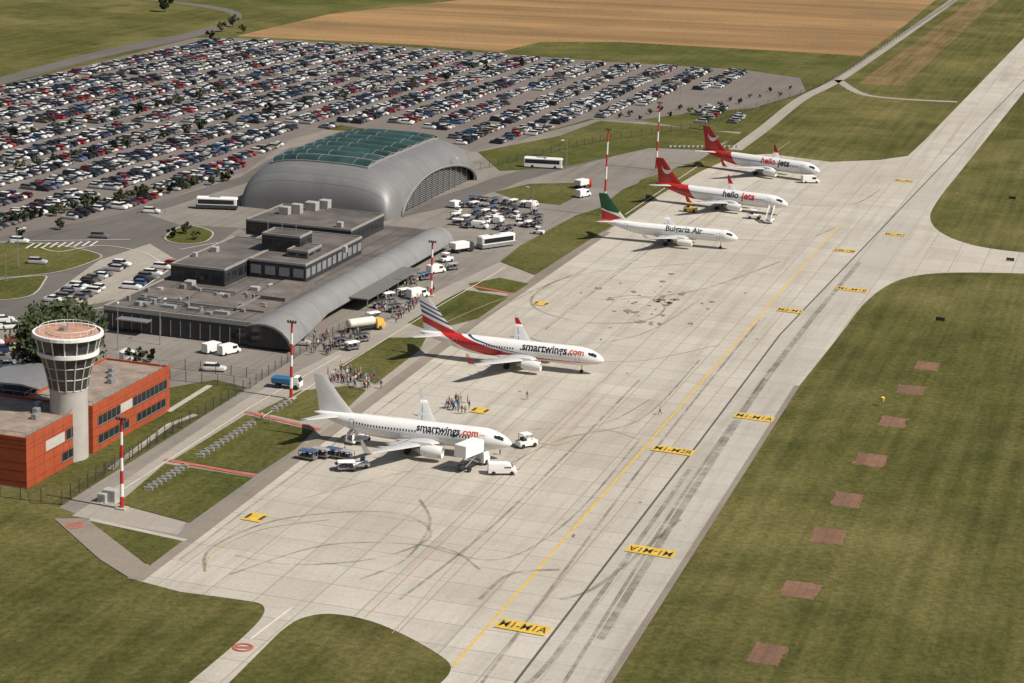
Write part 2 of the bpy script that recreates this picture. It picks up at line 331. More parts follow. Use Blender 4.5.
wingm=mat('wing_grey',(.55,.55,.545),.4,.1,.08);nacm=mat('nacelle_paint',(.76,.755,.74),.35,0,.05)
def airliner(label,nose,tail,Ln=39.5,r=1.88,span=17.2,bands=(),wl=white,nac=nacm,texts=(),logo=None,wlh=2.4,eng=(4.9,.98,1.75),belly=None):
    n=P(*nose,3.2);tl=P(*tail,5.0);d=n-tl;rz=math.atan2(d.y,d.x);sc=d.xy.length/Ln
    sc=max(.95,min(1.08,sc))
    q=Ln/39.5;root=thing('airliner',label,'airplane',(n.x,n.y,0.03),rz);root.scale=(sc,)*3
    zc=3.6
    ST=[(0,.05,zc-.45),(-.25,.42,zc-.42),(-.7,.75,zc-.36),(-1.4,1.12,zc-.26),(-2.3,1.42,zc-.15),(-3.4,1.68,zc-.06),(-4.6,r*.97,zc-.01),(-6,r,zc),(-25*q,r,zc),(-28*q,r*.96,zc+.08),(-31*q,r*.8,zc+.36),(-34*q,r*.58,zc+.78),(-37*q,r*.34,zc+1.18),(-39*q,r*.16,zc+1.4),(-39.5*q,.08,zc+1.45)]
    lm=livery('livery_'+label.split()[0]+str(len(bpy.data.materials)),Ln,bands)
    def sf(x,a,side=-1,off=.0):
        rr,z=lerp(ST,x);return (x,side*(rr+off)*math.cos(a),z+(rr+off)*math.sin(a)*1.03)
    xs=[0,-.1,-.25,-.45,-.7,-1,-1.4,-1.8,-2.3,-2.8,-3.4,-4,-4.6,-5.3,-6]+[-6-(19*q+0)*i/10 for i in range(1,11)]
    x=-6-19*q
    while x>-39.4*q: x-=.8;xs.append(max(x,-39.45*q))
    NS=32;e=MB();e.loft([[sf(x,2*math.pi*k/NS,-1) for k in range(NS)] for x in xs]);e.build('fuselage',lm,root,True)
    e=MB();e.loft([[(x,w*math.cos(2*math.pi*k/16),zf+h*math.sin(2*math.pi*k/16)) for k in range(16)] for x,w,h,zf in [(-11.5*q,.4,.2,zc-1.5),(-13.5*q,1.7,.7,zc-1.35),(-18*q,2.05,.85,zc-1.35),(-21*q,1.7,.6,zc-1.35),(-23.5*q,.4,.2,zc-1.5)]]);e.build('belly_fairing',belly or wingm,root,True)
    for sd in (-1,1):
        e=MB();ps=[];rows=4
        for i in range(5):
            for j in range(rows):
                x=-1.35-i*.42;a0=.42+.02*i;a1=.98+.02*i if i<3 else .85
                ps.append(sf(x,a0+(a1-a0)*j/(rows-1)+ (0 if i<4 else .03),sd,.025))
        e.add(ps,[(i*rows+j,i*rows+j+1,(i+1)*rows+j+1,(i+1)*rows+j) for i in range(4) for j in range(rows-1)]);e.build('cockpit_window',glass,root)
        e=MB();x=-6.3
        while x>-31*q:
            if not(-18.2*q<x<-17.2*q):
                e.add([sf(x,.16,sd,.02),sf(x-.25,.16,sd,.02),sf(x-.25,.34,sd,.02),sf(x,.34,sd,.02)],[(0,1,2,3)])
            x-=.56
        e.each('cabin_window',glass,root)
        for x in (-4.7,-30.9*q):
            e=MB();fr=[(x,-.5),(x-.85,-.5),(x-.85,.52),(x,.52)];vs=[];fs=[]
            def qd(a,b,c,d_):
                k=len(vs);vs.extend((a,b,c,d_));fs.append((k,k+1,k+2,k+3))
            for i in range(4):
                a,b=fr[i],fr[(i+1)%4]
                if abs(a[0]-b[0])<.01:
                    for k in range(3):
                        u0=a[1]+(b[1]-a[1])*k/3;u1=a[1]+(b[1]-a[1])*(k+1)/3;qd(sf(a[0],u0,sd,.02),sf(a[0]-.09,u0,sd,.02),sf(a[0]-.09,u1,sd,.02),sf(a[0],u1,sd,.02))
                else: qd(sf(a[0],a[1],sd,.02),sf(b[0],a[1],sd,.02),sf(b[0],a[1]+.05,sd,.02),sf(a[0],a[1]+.05,sd,.02))
            e.add(vs,fs);e.build('door',mat('panel_line',(.25,.25,.26),.5),root)
    def foil(xl,y,z,c,th,vert=False):
        pr=[(0,0),(.04,.45),(.2,.9),(.4,1),(.7,.6),(1,.03),(.7,-.35),(.35,-.5),(.1,-.4)]
        return [((xl-u*c),y,z+w*c*th) if not vert else (xl-u*c,y+w*c*th,z) for u,w in pr]
    for sd in (-1,1):
        S_=span/17.2
        secs=[(-12.6*q,0,zc-1.35,9.0*q,.10),(-13.6*q,1.9,zc-1.3,7.6*q,.10),(-16.2*q,6.0*S_,zc-.9,4.9*q,.09),(-19.0*q,11.5*S_,zc-.3,3.1*q,.08),(-21.6*q,16.6*S_,zc+.3,1.75*q,.07),(-21.95*q,span,zc+.38,1.6*q,.05)]
        w=MB().loft([foil(x,sd*y,z,c,th) for x,y,z,c,th in secs]).build('wing',wingm,root,True)
        e=MB();zt=zc+.38
        e.loft([foil(-21.8*q,sd*(span-.02),zt,1.65*q,.05),foil(-22.2*q,sd*(span+.28),zt+.35,1.35*q,.045),foil(-22.9*q,sd*(span+.45),zt+wlh*.55,.95,.06),foil(-23.5*q,sd*(span+.62),zt+wlh,.45,.07)]);e.build('winglet',wl,w)
        e=MB()
        for y in (3.4,7.6,10.8):
            xt=lerp([(0,-21.2*q),(-6*S_,-21.1*q),(-17,-23.4*q)],-y)[0];zz=zc-1.2+y*.09
            e.loft([[(xt+dx,sd*y+rr*math.cos(k*math.pi/3),zz-.1+rr*math.sin(k*math.pi/3)) for k in range(6)] for dx,rr in ((2.2,.05),(1.2,.28),(0,.24),(-.9,.04))])
        e.each('flap_fairing',wingm,w,True)
        e=MB()
        for y0,y1 in ((2.4,5.8),(6.4,11.0),(12,16)):
            pts=[]
            for y in (y0,y1):
                s_=lerp([(0,-12.6*q,9.0*q,zc-1.35),(-1.9,-13.6*q,7.6*q,zc-1.3),(-6.0*S_,-16.2*q,4.9*q,zc-.9),(-11.5*S_,-19.0*q,3.1*q,zc-.3),(-16.6*S_,-21.6*q,1.75*q,zc+.3)],-y*S_)
                for u in (.70,.725): pts.append((s_[0]-u*s_[1],sd*y*S_,s_[2]+.062*s_[1]*.9+.03))
            e.add(pts,[(0,1,3,2)])
        e.each('flap_gap',dmetal,w)
        e=MB();e.loft([foil(-33.9*q,sd*.5,zc+1.15,4.2*q,.08),foil(-38.2*q,sd*7.0*S_,zc+1.9,1.6*q,.07)]);e.build('tailplane',wingm,root,True)
        ey,er,ez=eng;ex=-12.0*q
        prof=[(ex-.9,er*.78),(ex,er*.86),(ex+.12,er*.93),(ex-.1,er),(ex-1.4,er*1.08),(ex-3,er*.98),(ex-3.9,er*.74)]
        ng=MB().loft([[(x,sd*ey+rr*math.cos(k*math.pi/12),ez+rr*math.sin(k*math.pi/12)) for k in range(24)] for x,rr in prof],0,False).build('engine',nac,root,True)
        MB().loft([[(x,sd*ey+rr*math.cos(k*math.pi/12),ez+rr*math.sin(k*math.pi/12)) for k in range(24)] for x,rr in ((ex-.75,er*.8),(ex-.72,er*.3),(ex-.2,.03))],0,False).build('fan',dmetal,ng,True)
        MB().loft([[(x,sd*ey+rr*math.cos(k*math.pi/8),ez+rr*math.sin(k*math.pi/8)) for k in range(16)] for x,rr in ((ex-3.3,er*.62),(ex-4.6,er*.45),(ex-5.3,.05))]).build('exhaust_cone',metal,ng,True)
        MB().loft([[(ex-.8,sd*(ey-.15),ez+er*.8),(ex-.8,sd*(ey+.15),ez+er*.8),(ex-5.4,sd*(ey+.15),ez+er*.55),(ex-5.4,sd*(ey-.15),ez+er*.55)],[(ex-2.2,sd*(ey-.12),ez+er+.45),(ex-2.2,sd*(ey+.12),ez+er+.45),(ex-5.6,sd*(ey+.12),ez+er+.5),(ex-5.6,sd*(ey-.12),ez+er+.5)]]).build('pylon',nacm,ng)
        gy=2.86;gx=-19.6*q;mg=MB().tube((gx,sd*gy,.55),(gx,sd*(gy-.1),zc-1.1),.14).build('main_gear',metal,root)
        for dy in (-.4,.4): MB().tube((gx,sd*gy+dy-.18,.56),(gx,sd*gy+dy+.18,.56),.56,n=16).build('wheel',tyre,mg)
    ng=MB().tube((-4.6,0,.35),(-4.5,0,zc-1.5),.1).build('nose_gear',metal,root)
    for dy in (-.22,.22): MB().tube((-4.6,dy-.1,.36),(-4.6,dy+.1,.36),.36,n=14).build('wheel',tyre,ng)
    e=MB();e.loft([foil(-29.5*q,0,zc+1.45,8.6*q,.03,True),foil(-31.6*q,0,zc+2.1,6.9*q,.05,True),foil(-34.3*q,0,zc+5.0,4.6*q,.05,True),foil(-37.1*q,0,zc+8.4,2.6*q,.045,True),foil(-37.4*q,0,zc+8.75,2.1*q,.03,True)]);e.build('fin',lm,root,True)
    for s,x0,x1,ac,mt,bd in texts:
        vs,fs=text_mb(s,1.0,None,bd);w0=max(v[0] for v in vs)-min(v[0] for v in vs);cx=(max(v[0] for v in vs)+min(v[0] for v in vs))/2;k=(x1-x0)/w0
        vs,fs=text_mb(s,k,.2,bd)
        for sd in (-1,1):
            e=MB();e.add([sf((x0+x1)/2+((v[0]-cx*k) if sd<0 else -(v[0]-cx*k)),ac+v[1]*1.1/r,sd,.03) for v in vs],fs);e.build('lettering',mt,root)
    if logo:
        for sd in (-1,1):
            e=MB();cx,cz=-35.9*q,zc+6.3;n=14;pts=[]
            for k in range(n+1):
                a=math.pi*(1.02+.96*k/n);w=.95*math.sin(math.pi*k/n)+.14;pts+=[(cx+1.65*math.cos(a),sd*.40,cz+1.3*math.sin(a)+.5),(cx+1.65*math.cos(a)*1.02,sd*.40,cz+1.3*math.sin(a)-w+.5)]
            e.add(pts,[(2*k,2*k+2,2*k+3,2*k+1) for k in range(n)]);e.build('tail_logo',logo,root)
    return root
RED=(.52,.03,.025);NAVY=(.02,.045,.16);GRN=(.015,.10,.04)
navyp=mat('dark_lettering',(.02,.02,.04),.4);redp=mat('red_lettering',(.6,.04,.02),.4)
wstr=livery('winglet_stripe',39.5,[(RED,[(-39.5,4.3),(0,4.3)],[(-39.5,5.6),(0,5.6)])])
airliner('all white airliner nearest the camera with catering truck at its nose',(512,443),(317,411),37.6,1.98,17.0,texts=[('smartwings',-17.4,-9.3,.64,navyp,.022),('.com',-9.1,-5.9,.64,redp,.022)],eng=(5.6,1.1,1.85))
airliner('white airliner with red swoosh along its belly and blue striped tail',(604,360),(419,331),39.5,1.88,17.2,[(RED,[(-39.5,7.5),(-36,6.1),(-33,4.7),(-29,2.9),(-24,1.9),(-20,1.9),(-12,2.35),(0,2.6)],[(-39.5,8.9),(-36,7.5),(-33,6.4),(-29,5.1),(-24,3.8),(-20,3.1),(-12,2.65),(0,2.7)]),
 (NAVY,[(-39.5,9.5),(-35,7.8),(-31,6.3),(-27,4.8),(-20,3.4),(-13,2.8),(0,3)],[(-39.5,10.0),(-35,8.2),(-31,6.6),(-27,5.1),(-20,3.6),(-13,2.8),(0,3)]),(NAVY,[(-39.5,10.5),(-35,8.7),(-31,7.1),(-29,7),(0,7)],[(-39.5,10.9),(-35,9.0),(-31,7.3),(-29,7),(0,7)]),(NAVY,[(-39.5,11.4),(-35,9.5),(-31,7.9),(0,7)],[(-39.5,11.7),(-35,9.8),(-31,8.1),(0,7)])],wl=wstr,nac=nacm,texts=[('smartwings',-16.8,-7.4,.6,navyp,.02),('.com',-7.2,-3.9,.6,redp,.02)],belly=white)
airliner('white regional airliner with green and red tail, third from the front',(738,238),(604,219),38.6,1.6,14.4,[(GRN,[(-39,8.6),(-36,7.6),(-33,7.2),(-31,13),(0,13)],[(-39,13),(0,13)]),(RED,[(-39,5.0),(-35,5.0),(-32,6.0),(0,6)],[(-39,8.0),(-35,7.0),(-32,6.0),(0,6)])],wl=white,wlh=1.6,eng=(4.5,.88,1.7),texts=[('Bulgaria Air',-19.5,-9.5,.6,mat('dark_green_lettering',(.012,.05,.03),.4),.02)])
hb=[(RED,[(-39.5,0),(0,0)],[(-39.5,13),(-31.2,13),(-30.8,7),(-29.4,5.6),(-27.5,3),(-26,1.2),(-25,0),(0,0)])]
greyp=mat('grey_lettering',(.06,.05,.06),.4)
airliner('red tailed white airliner parked fourth, beside the green tailed one',(788,205),(655,183),39.5,1.88,17.2,hb,wl=red,texts=[('hello',-18.5,-13.9,.5,greyp,.03),('jets',-13.1,-9.3,.5,redp,.03)],logo=white)
airliner('red tailed white airliner farthest away on the apron',(820,172),(702,150),39.5,1.88,17.2,hb,wl=red,texts=[('hello',-18.5,-13.9,.5,redp,.03),('jets',-13.1,-9.3,.5,greyp,.03)],logo=white)
# ---------------------------------------------------------------- vehicles
PRO={}
def wheels(root,xs,y,r,w=.22,m=tyre):
    for x in xs:
        for s in (-1,1): MB().tube((x,s*(y-w),r),(x,s*y,r),r,n=10).build('wheel',m,root)
def carparts(kind):
    k={'hatchback':(-2.0,2.0,-1.9,.95,-1.45,.25,1.47),'saloon':(-2.25,2.25,-1.7,.9,-.95,.15,1.42),'estate':(-2.3,2.2,-2.2,.95,-1.95,.25,1.5),'suv':(-2.25,2.2,-2.15,1.0,-1.8,.35,1.68)}[kind]
    x0,x1,g0,g1,r0,r1,h=k;bz=.98 if kind!='suv' else 1.1;w=.88
    e=MB();sec=[(x0,.45,bz-.35,w-.1),(x0+.08,.28,bz-.08,w-.03),(x0+.5,.22,bz,w),(g1-.1,.22,bz,w),(g1+.25,.22,bz-.08,w),(x1-.3,.24,bz-.2,w-.03),(x1-.05,.3,bz-.38,w-.12),(x1,.4,bz-.5,w-.2)]
    e.loft([[(x,-ww,zb),(x,-ww-.01,(zb+zt)/2),(x,-ww*.92,zt),(x,ww*.92,zt),(x,ww+.01,(zb+zt)/2),(x,ww,zb)] for x,zb,zt,ww in sec])
    e.loft([[(r0-.05,-.66,h-.03),(r1+.05,-.66,h-.03),(r1+.05,.66,h-.03),(r0-.05,.66,h-.03)],[(r0+.1,-.6,h+.02),(r1-.1,-.6,h+.02),(r1-.1,.6,h+.02),(r0+.1,.6,h+.02)]])
    g=MB();g.loft([[(g0,-.8,bz-.02),(g1,-.8,bz-.02),(g1,.8,bz-.02),(g0,.8,bz-.02)],[(r0,-.64,h-.031),(r1,-.64,h-.031),(r1,.64,h-.031),(r0,.64,h-.031)]])
    return e,g,(x0+.75,x1-.8)
CC={'white':(.72,.72,.70),'silver':(.42,.42,.42),'grey':(.15,.15,.155),'black':(.02,.02,.022),'dark blue':(.025,.04,.10),'blue':(.06,.13,.28),'red':(.38,.03,.025),'dark red':(.16,.02,.02),'beige':(.42,.36,.27),'brown':(.12,.08,.055)}
CW=['white']*27+['silver']*16+['grey']*20+['black']*24+['dark blue']*6+['blue']*3+['red']*4+['dark red']*2+['beige']*2+['brown']*2
CMt={k:mat('car_'+k.replace(' ','_'),v,.38,0,.03) for k,v in CC.items()}
def mk_car(kind,col):
    r=thing('parked_car');e,g,ws=carparts(kind);e.build('body',CMt[col],r);g.build('windows',cglass,r);wheels(r,ws,.86,.32);return r
def put(key,maker,p,rz,label,cat,group=None,sc=1):
    if key not in PRO: PRO[key]=o=maker()
    else: o=copy_tree(PRO[key])
    o.location=(p[0],p[1],p[2] if len(p)>2 else .1);o.rotation_euler=(0,0,rz);o.scale=(sc,)*3
    if 'group' in o and not group: del o['group']
    return tag(o,label,cat,group)
def ordn(n):
    return str(n)+('th' if 10<=n%100<=20 else {1:'st',2:'nd',3:'rd'}.get(n%10,'th'))
def inpoly(x,y,p):
    c=False;j=len(p)-1
    for i in range(len(p)):
        if (p[i][1]>y)!=(p[j][1]>y) and x<(p[j][0]-p[i][0])*(y-p[i][1])/(p[j][1]-p[i][1])+p[i][0]: c=not c
        j=i
    return c
CP=[[(-15,94),(0,90),(100,66),(195,41),(240,41),(420,51),(590,63),(600,76),(520,95),(480,120),(440,142),(400,134),(340,126),(292,136),(243,169),(128,208),(0,234),(-15,236)],
[(600,65),(745,72),(745,86),(700,90),(652,102),(600,118),(560,128),(480,149),(450,142),(490,118),(530,96)],[(695,108),(745,108),(740,128),(700,126)]]
HALL=[(238,215),(240,165),(350,125),(440,130),(486,178),(392,226)]
bs=[L(x,y) for c in CP for x,y in c];b0=min(b for b,a in bs);b1=max(b for b,a in bs);a0=min(a for b,a in bs);a1=max(a for b,a in bs)
bb=b1;rows=[]
while bb>b0:
    for dx in (0,-5.0): rows.append(bb+dx)
    bb-=15.0
for ri,bq in enumerate(rows):
    aa=a0;lst=[]
    while aa<a1:
        aa+=2.55
        if int((aa-a0+ri//2*9)/140)!=int((aa-2.55-a0+ri//2*9)/140): aa+=8
        p=W(bq,aa);px,py=pix(p)
        if px<-12 or px>1030: continue
        if inpoly(px,py,HALL):continue
        ok=[inpoly(px,py,c) for c in CP]
        if not any(ok):continue
        dens=.97 if ok[0] else .86
        if R.random()>dens: continue
        lst.append((p,aa))
    rows[ri]=(bq,lst)
rows=[r for r in rows if r[1]]
allc=[]
for ri,(bq,lst) in enumerate(rows):
    for i,(p,aa) in enumerate(lst): allc.append((p.length,p,ri,i,R.choice(CW),R.choice(['hatchback','saloon','estate','suv','hatchback','estate'])))
allc.sort(key=lambda c:c[0]);print('CARS',len(allc),'rows',len(rows))
IND=262
for d,p,ri,i,col,kind in allc[:IND]:
    put(('c',kind,col),lambda:mk_car(kind,col),(p.x+R.uniform(-.35,.35),p.y,.05),-PHI+R.choice((0,math.pi))+R.uniform(-.05,.05),f'{col} {kind}, {ordn(i+1)} from near end of {ordn(ri+1)} car park row from right','car','cars parked in the big car park')
far=MB();ck=list(CC);proto={k:carparts(k) for k in ('hatchback','saloon','estate','suv')}
for d,p,ri,i,col,kind in allc[IND:]:
    e,g,ws=proto[kind];an=-PHI+R.choice((0,math.pi))+R.uniform(-.05,.05);cs,sn=math.cos(an),math.sin(an)
    ox=R.uniform(-.45,.45)
    for q,mi in ((e,ck.index(col)),(g,len(ck))):
        far.add([(p.x+ox+x*cs-y*sn,p.y+x*sn+y*cs,z+.05) for x,y,z in q.v],q.f,mi)
# a few cars driving or stopped in the lanes
for k_ in range(60):
    ri=R.randrange(len(rows));bq,lst=rows[ri]
    if ri%2 or len(lst)<5: continue
    p,aa=R.choice(lst);p=W(bq+5.2,aa);px,py=pix(p)
    if inpoly(px,py,HALL) or not any(inpoly(px,py,c) for c in CP): continue
    e,g,ws=proto['estate'];an=math.pi/2-PHI;cs,sn=math.cos(an),math.sin(an);col=R.choice(CW)
    for q,mi in ((e,ck.index(col)),(g,len(ck))): far.add([(p.x+x*cs-y*sn,p.y+x*sn+y*cs,z+.05) for x,y,z in q.v],q.f,mi)
tag(far.build('distant_parked_cars',[CMt[k] for k in ck]+[cglass]),'dense rows of small parked cars filling the far part of the car park','cars',kind='stuff')
def carrow(p0,p1,n,lab,skip=.08):
    u=P(*p0);v=P(*p1)
    for i in range(n):
        if R.random()<skip: continue
        c=R.choice(CW);k=R.choice(['hatchback','estate','saloon']);p=u.lerp(v,i/max(1,n-1));dd=v-u
        put(('c',k,c),lambda:mk_car(k,c),(p.x,p.y,.1),math.atan2(dd.y,dd.x)+math.pi/2+R.uniform(-.04,.04)+R.choice((0,math.pi)),f'{c} {k}, {ordn(i+1)} from near end of {lab}','car','cars parked around the terminal')
carrow((54,302),(122,266),15,'the first bay row left of the terminal')
carrow((72,303),(96,290),5,'the short middle bay row left of the terminal')
carrow((132,289),(168,266),8,'the second bay row left of the terminal')
carrow((4,322),(30,374),8,'the row left of the tower')
carrow((-6,345),(12,385),6,'the far left row behind the canopy building')
for i,(x,y,c,wq) in enumerate([(100,238,'grey','driving past the road hatching'),(38,264,'silver','on the road by the left island'),(152,213,'white','on the access road near the bus'),(215,371,'white','in front of the terminal end'),(20,243,'white','entering the left roundabout'),(300,345,'silver','at the near terminal corner')]):
    k='estate';pp=P(x,y);put(('c',k,c),lambda:mk_car(k,c),(pp.x,pp.y,.12),-PHI+.25,f'{c} {k} {wq}','car')
def mk_van(col=white,ln=5.4,h=2.3):
    r=thing('van');e=MB();w=.98
    e.loft([[(x,-w,.35),(x,-w,zt*.6),(x,-w*.9,zt),(x,w*.9,zt),(x,w,zt*.6),(x,w,.35)] for x,zt in ((-ln/2,h-.05),(-ln/2+.1,h),(ln*.16,h),(ln*.3,h-.25),(ln*.38,1.25),(ln/2-.1,1.0),(ln/2,.7))]);e.build('body',col,r,False)
    e=MB();e.add([(ln*.31,-w*.86,h-.27),(ln*.31,w*.86,h-.27),(ln*.383,w*.9,1.28),(ln*.383,-w*.9,1.28)],[(0,3,2,1)])
    e.v=[(x+.04,y,z+.03) for x,y,z in e.v];e.build('windscreen',glass,r)
    for s in (-1,1): MB().box(ln*.05,ln*.29,min(s*w*1.01,s*w*.93),max(s*w*1.01,s*w*.93),1.25,h-.45).build('side_window',glass,r)
    wheels(r,(-ln*.32,ln*.32),w+.01,.36);return r
def mk_bus(col=white,low=None,ln=12):
    r=thing('coach');w=1.27;h=3.2
    MB().rbox(-ln/2,ln/2,-w,w,.35,h,.3).build('body',col,r)
    if low: MB().rbox(-ln/2-.02,ln/2+.02,-w-.02,w+.02,.34,1.3,.1).build('skirt',low,r)
    for s in (-1,1): MB().box(-ln/2+.5,ln/2-.9,min(s*w*1.015,s*w*.98),max(s*w*1.015,s*w*.98),1.45,2.65).build('side_windows',glass,r)
    MB().box(ln/2-.05,ln/2+.03,-w+.15,w-.15,1.2,2.75).build('windscreen',glass,r)
    MB().rbox(-2,1,-.8,.8,h,h+.25,.1).build('roof_unit',metal,r)
    wheels(r,(-ln*.27,ln*.31),w+.01,.48);return r
def mk_truck(box=white,cab=white,ln=8,h=3.2,z0=1.1,lift=False):
    r=thing('truck');z=z0+(1.6 if lift else 0)
    MB().box(-ln/2,ln*.5-.1,-.45,.45,.65,1.0).build('chassis',dmetal,r)
    MB().rbox(-ln/2,ln*.22,-1.22,1.22,z,z+h-1.1,.08).build('box_body',box,r)
    e=MB();x0=ln*.25;x1=ln/2
    e.loft([[(x,-1.1,.5),(x,-1.1,1.4),(x,-1.0,zt),(x,1.0,zt),(x,1.1,1.4),(x,1.1,.5)] for x,zt in ((x0,2.3),(x0+.1,2.4),(x1-.45,2.35),(x1-.1,1.5),(x1,1.3))]);e.build('cab',cab,r)
    MB().add([(x1-.4,-.95,2.3),(x1-.4,.95,2.3),(x1-.06,1,1.5),(x1-.06,-1,1.5)],[(0,3,2,1)]).build('windscreen',glass,r)
    if lift:
        e=MB()
        for s in (-1,1):
            e.tube((-ln/2+.6,s*.8,1.0),(ln*.1,s*.8,z),.09);e.tube((ln*.1,s*.8,1.0),(-ln/2+.6,s*.8,z),.09)
        e.build('scissor_lift',metal,r);MB().box(ln*.22,ln*.22+1.6,-1.1,1.1,z,z+.12).build('platform',metal,r)
    wheels(r,(-ln*.3,ln*.36),1.15,.48,.3);return r
def mk_tanker():
    r=thing('fuel_truck');MB().box(-4.4,4.3,-.45,.45,.65,1.0).build('chassis',dmetal,r)
    MB().loft([[(x,rr*1.1*math.cos(k*math.pi/8),2.0+rr*.95*math.sin(k*math.pi/8)) for k in range(16)] for x,rr in ((-4.4,.8),(-4.2,1.02),(1.9,1.02),(2.1,.8))]).build('tank',mat('pale_yellow_paint',(.68,.65,.56),.4),r,True)
    MB().loft([[(x,-1.15,.5),(x,-1.15,1.4),(x,-1.0,zt),(x,1.0,zt),(x,1.15,1.4),(x,1.15,.5)] for x,zt in ((2.4,2.4),(3.9,2.4),(4.3,1.5),(4.4,1.2))]).build('cab',mat('warm_yellow_paint',(.7,.45,.1),.4),r)
    MB().add([(3.95,-.95,2.35),(3.95,.95,2.35),(4.35,1,1.5),(4.35,-1,1.5)],[(0,3,2,1)]).build('windscreen',glass,r)
    wheels(r,(-3.3,-2.1,3.1),1.15,.48,.3);return r
def mk_cart(col=blue):
    r=thing('baggage_cart');MB().box(-1.5,1.5,-.75,.75,.45,.62).build('bed',metal,r)
    MB().rbox(-1.5,1.5,-.78,.78,1.55,1.72,.08).build('canopy',col,r)
    e=MB()
    for x in (-1.42,1.42):
        for y in (-.7,.7): e.box(x-.05,x+.05,y-.05,y+.05,.62,1.56)
    e.each('frame_post',metal,r)
    e=MB()
    for i in range(4): e.box(-1.3+i*.65,-.8+i*.65,-.6,.5,.62,.9+.2*(i%2))
    e.each('luggage',mat('luggage_dark',(.08,.07,.09),.7,0,.5,.9),r)
    MB().tube((1.5,0,.45),(2.1,0,.4),.05).build('drawbar',dmetal,r);wheels(r,(-1,1),.72,.22,.14);return r
def mk_tug(col=white):
    r=thing('baggage_tug');MB().rbox(-1.4,1.5,-.7,.7,.3,.95,.1).build('body',col,r);MB().box(-.75,-.2,-.5,.5,.95,1.3,tx=.05).build('seat',dmetal,r)
    MB().rbox(-.9,.55,-.65,.65,1.82,1.92,.05).build('canopy',col,r)
    e=MB()
    for x in (-.85,.5):
        for y in (-.6,.6): e.box(x-.03,x+.03,y-.03,y+.03,.95,1.83)
    e.each('frame_post',dmetal,r);wheels(r,(-.9,.95),.72,.32,.2);return r
def mk_belt():
    r=thing('belt_loader');MB().rbox(-2.6,2.2,-.9,.9,.35,.9,.1).build('chassis',white,r);MB().loft([[(-3.6,-.45,.8),(-3.6,.45,.8),(-3.6,.45,1.0),(-3.6,-.45,1.0)],[(3.8,-.45,2.7),(3.8,.45,2.7),(3.8,.45,2.9),(3.8,-.45,2.9)]]).build('conveyor',dmetal,r)
    MB().tube((1.2,-.4,.9),(1.6,-.4,2.2),.07).build('support',metal,r);MB().box(.9,1.6,.45,.88,.9,1.7).build('cab',blue,r);wheels(r,(-1.8,1.5),.9,.36);return r
def mk_stairs(col=white):
    r=thing('boarding_stairs');MB().box(-3.4,1.4,-.95,.95,.4,.75).build('chassis',col,r)
    e=MB()
    for i in range(13): e.box(-3.3+i*.29,-3.0+i*.29,-.6,.6,.7+i*.2,.8+i*.2)
    e.box(.47,1.8,-.7,.7,3.3,3.42);e.build('steps',metal,r)
    for s in (-1,1):
        e=MB();y=s*.68;y2=y+s*.04
        e.add([(-3.4,y,.8),(.5,y,3.4),(1.8,y,3.4),(1.8,y,4.4),(.5,y,4.4),(-3.4,y,1.8),(-3.4,y2,.8),(.5,y2,3.4),(1.8,y2,3.4),(1.8,y2,4.4),(.5,y2,4.4),(-3.4,y2,1.8)],[(0,1,4,5),(1,2,3,4),(6,7,10,11),(7,8,9,10),(5,4,10,11),(4,3,9,10)]);e.build('side_panel',col,r)
    MB().tube((.3,-.4,.7),(.9,-.4,3.3),.08).build('support',metal,r);wheels(r,(-2.5,.9),.95,.32);return r
def vp(key,mk,x,y,ang,label,cat,group=None,sc=1): p=P(x,y);return put(key,mk,(p.x,p.y,.08),-PHI+math.radians(ang),label,cat,group,sc)
vp('bus',lambda:mk_bus(white),543,168,12,'long white coach on the road behind the arched hall','coach')
vp('bus2',lambda:mk_bus(white,dmetal,11),217,209,18,'white and dark bus stopped left of the arched hall','bus')
vp('bus3',lambda:mk_bus(white,metal,11),496,247,58,'white apron bus parked behind the red belly airliner','bus')
vp('tank',mk_tanker,365,331,55,'pale fuel truck with yellow cab beside the terminal building','fuel truck')
vp('van',mk_van,213,352,70,'left of two white vans in front of the dark terminal end','van',sc=.9)
vp('van',mk_van,229,354,66,'right of two white vans in front of the dark terminal end','van',sc=.9)
vp('van',mk_van,418,298,60,'white van near the passengers beside the terminal','van')
vp('btr',lambda:mk_truck(mat('truck_blue',(.03,.14,.3),.45),white,5.6,2.0),287,388,5,'blue boxed truck with white cab at the foot of a striped mast','truck')
vp('cat',lambda:mk_truck(white,white,7.5,3.2,1.1,True),472,468,74,'white catering truck with raised box at the nose of white airliner','catering truck')
vp('pick',lambda:mk_van(white,4.8,1.9),502,474,24,'small white service van right of the catering truck','van')
vp('tug2',lambda:mk_tug(white),526,447,50,'white tow tractor just ahead of the white airliner nose','tow tractor',sc=1.3)
vp('belt',mk_belt,356,468,35,'belt loader under the rear of the white airliner','belt loader')
greyc=mat('cart_grey',(.33,.34,.35),.5)
for i,(x,y) in enumerate([(308,460),(321,458),(334,458),(345,460)]): vp(['cart','cartl'][i%2],[mk_cart,lambda:mk_cart(greyc)][i%2],x,y,-6,f'baggage cart, {ordn(i+1)} from the left behind the white airliner','baggage cart','baggage train behind the white airliner')
vp('cartw',lambda:mk_cart(white),346,471,30,'white topped baggage cart beside the belt loader','baggage cart')
vp('stw2',lambda:mk_stairs(white),362,441,70,'white boarding stairs at the rear door of the white airliner','boarding stairs')
vp('stw2',None,770,222,90,'white boarding stairs below the fourth airliner','boarding stairs')
vp('tug',mk_tug,754,219,10,'white baggage tug below the fourth airliner nose','tug',sc=1.3)
vp('van',None,810,183,30,'white van beside the farthest red tailed airliner nose','van')
vp('btr2',lambda:mk_truck(white,red,6,2.6),583,188,70,'white truck with red cab near the tall striped mast','truck')
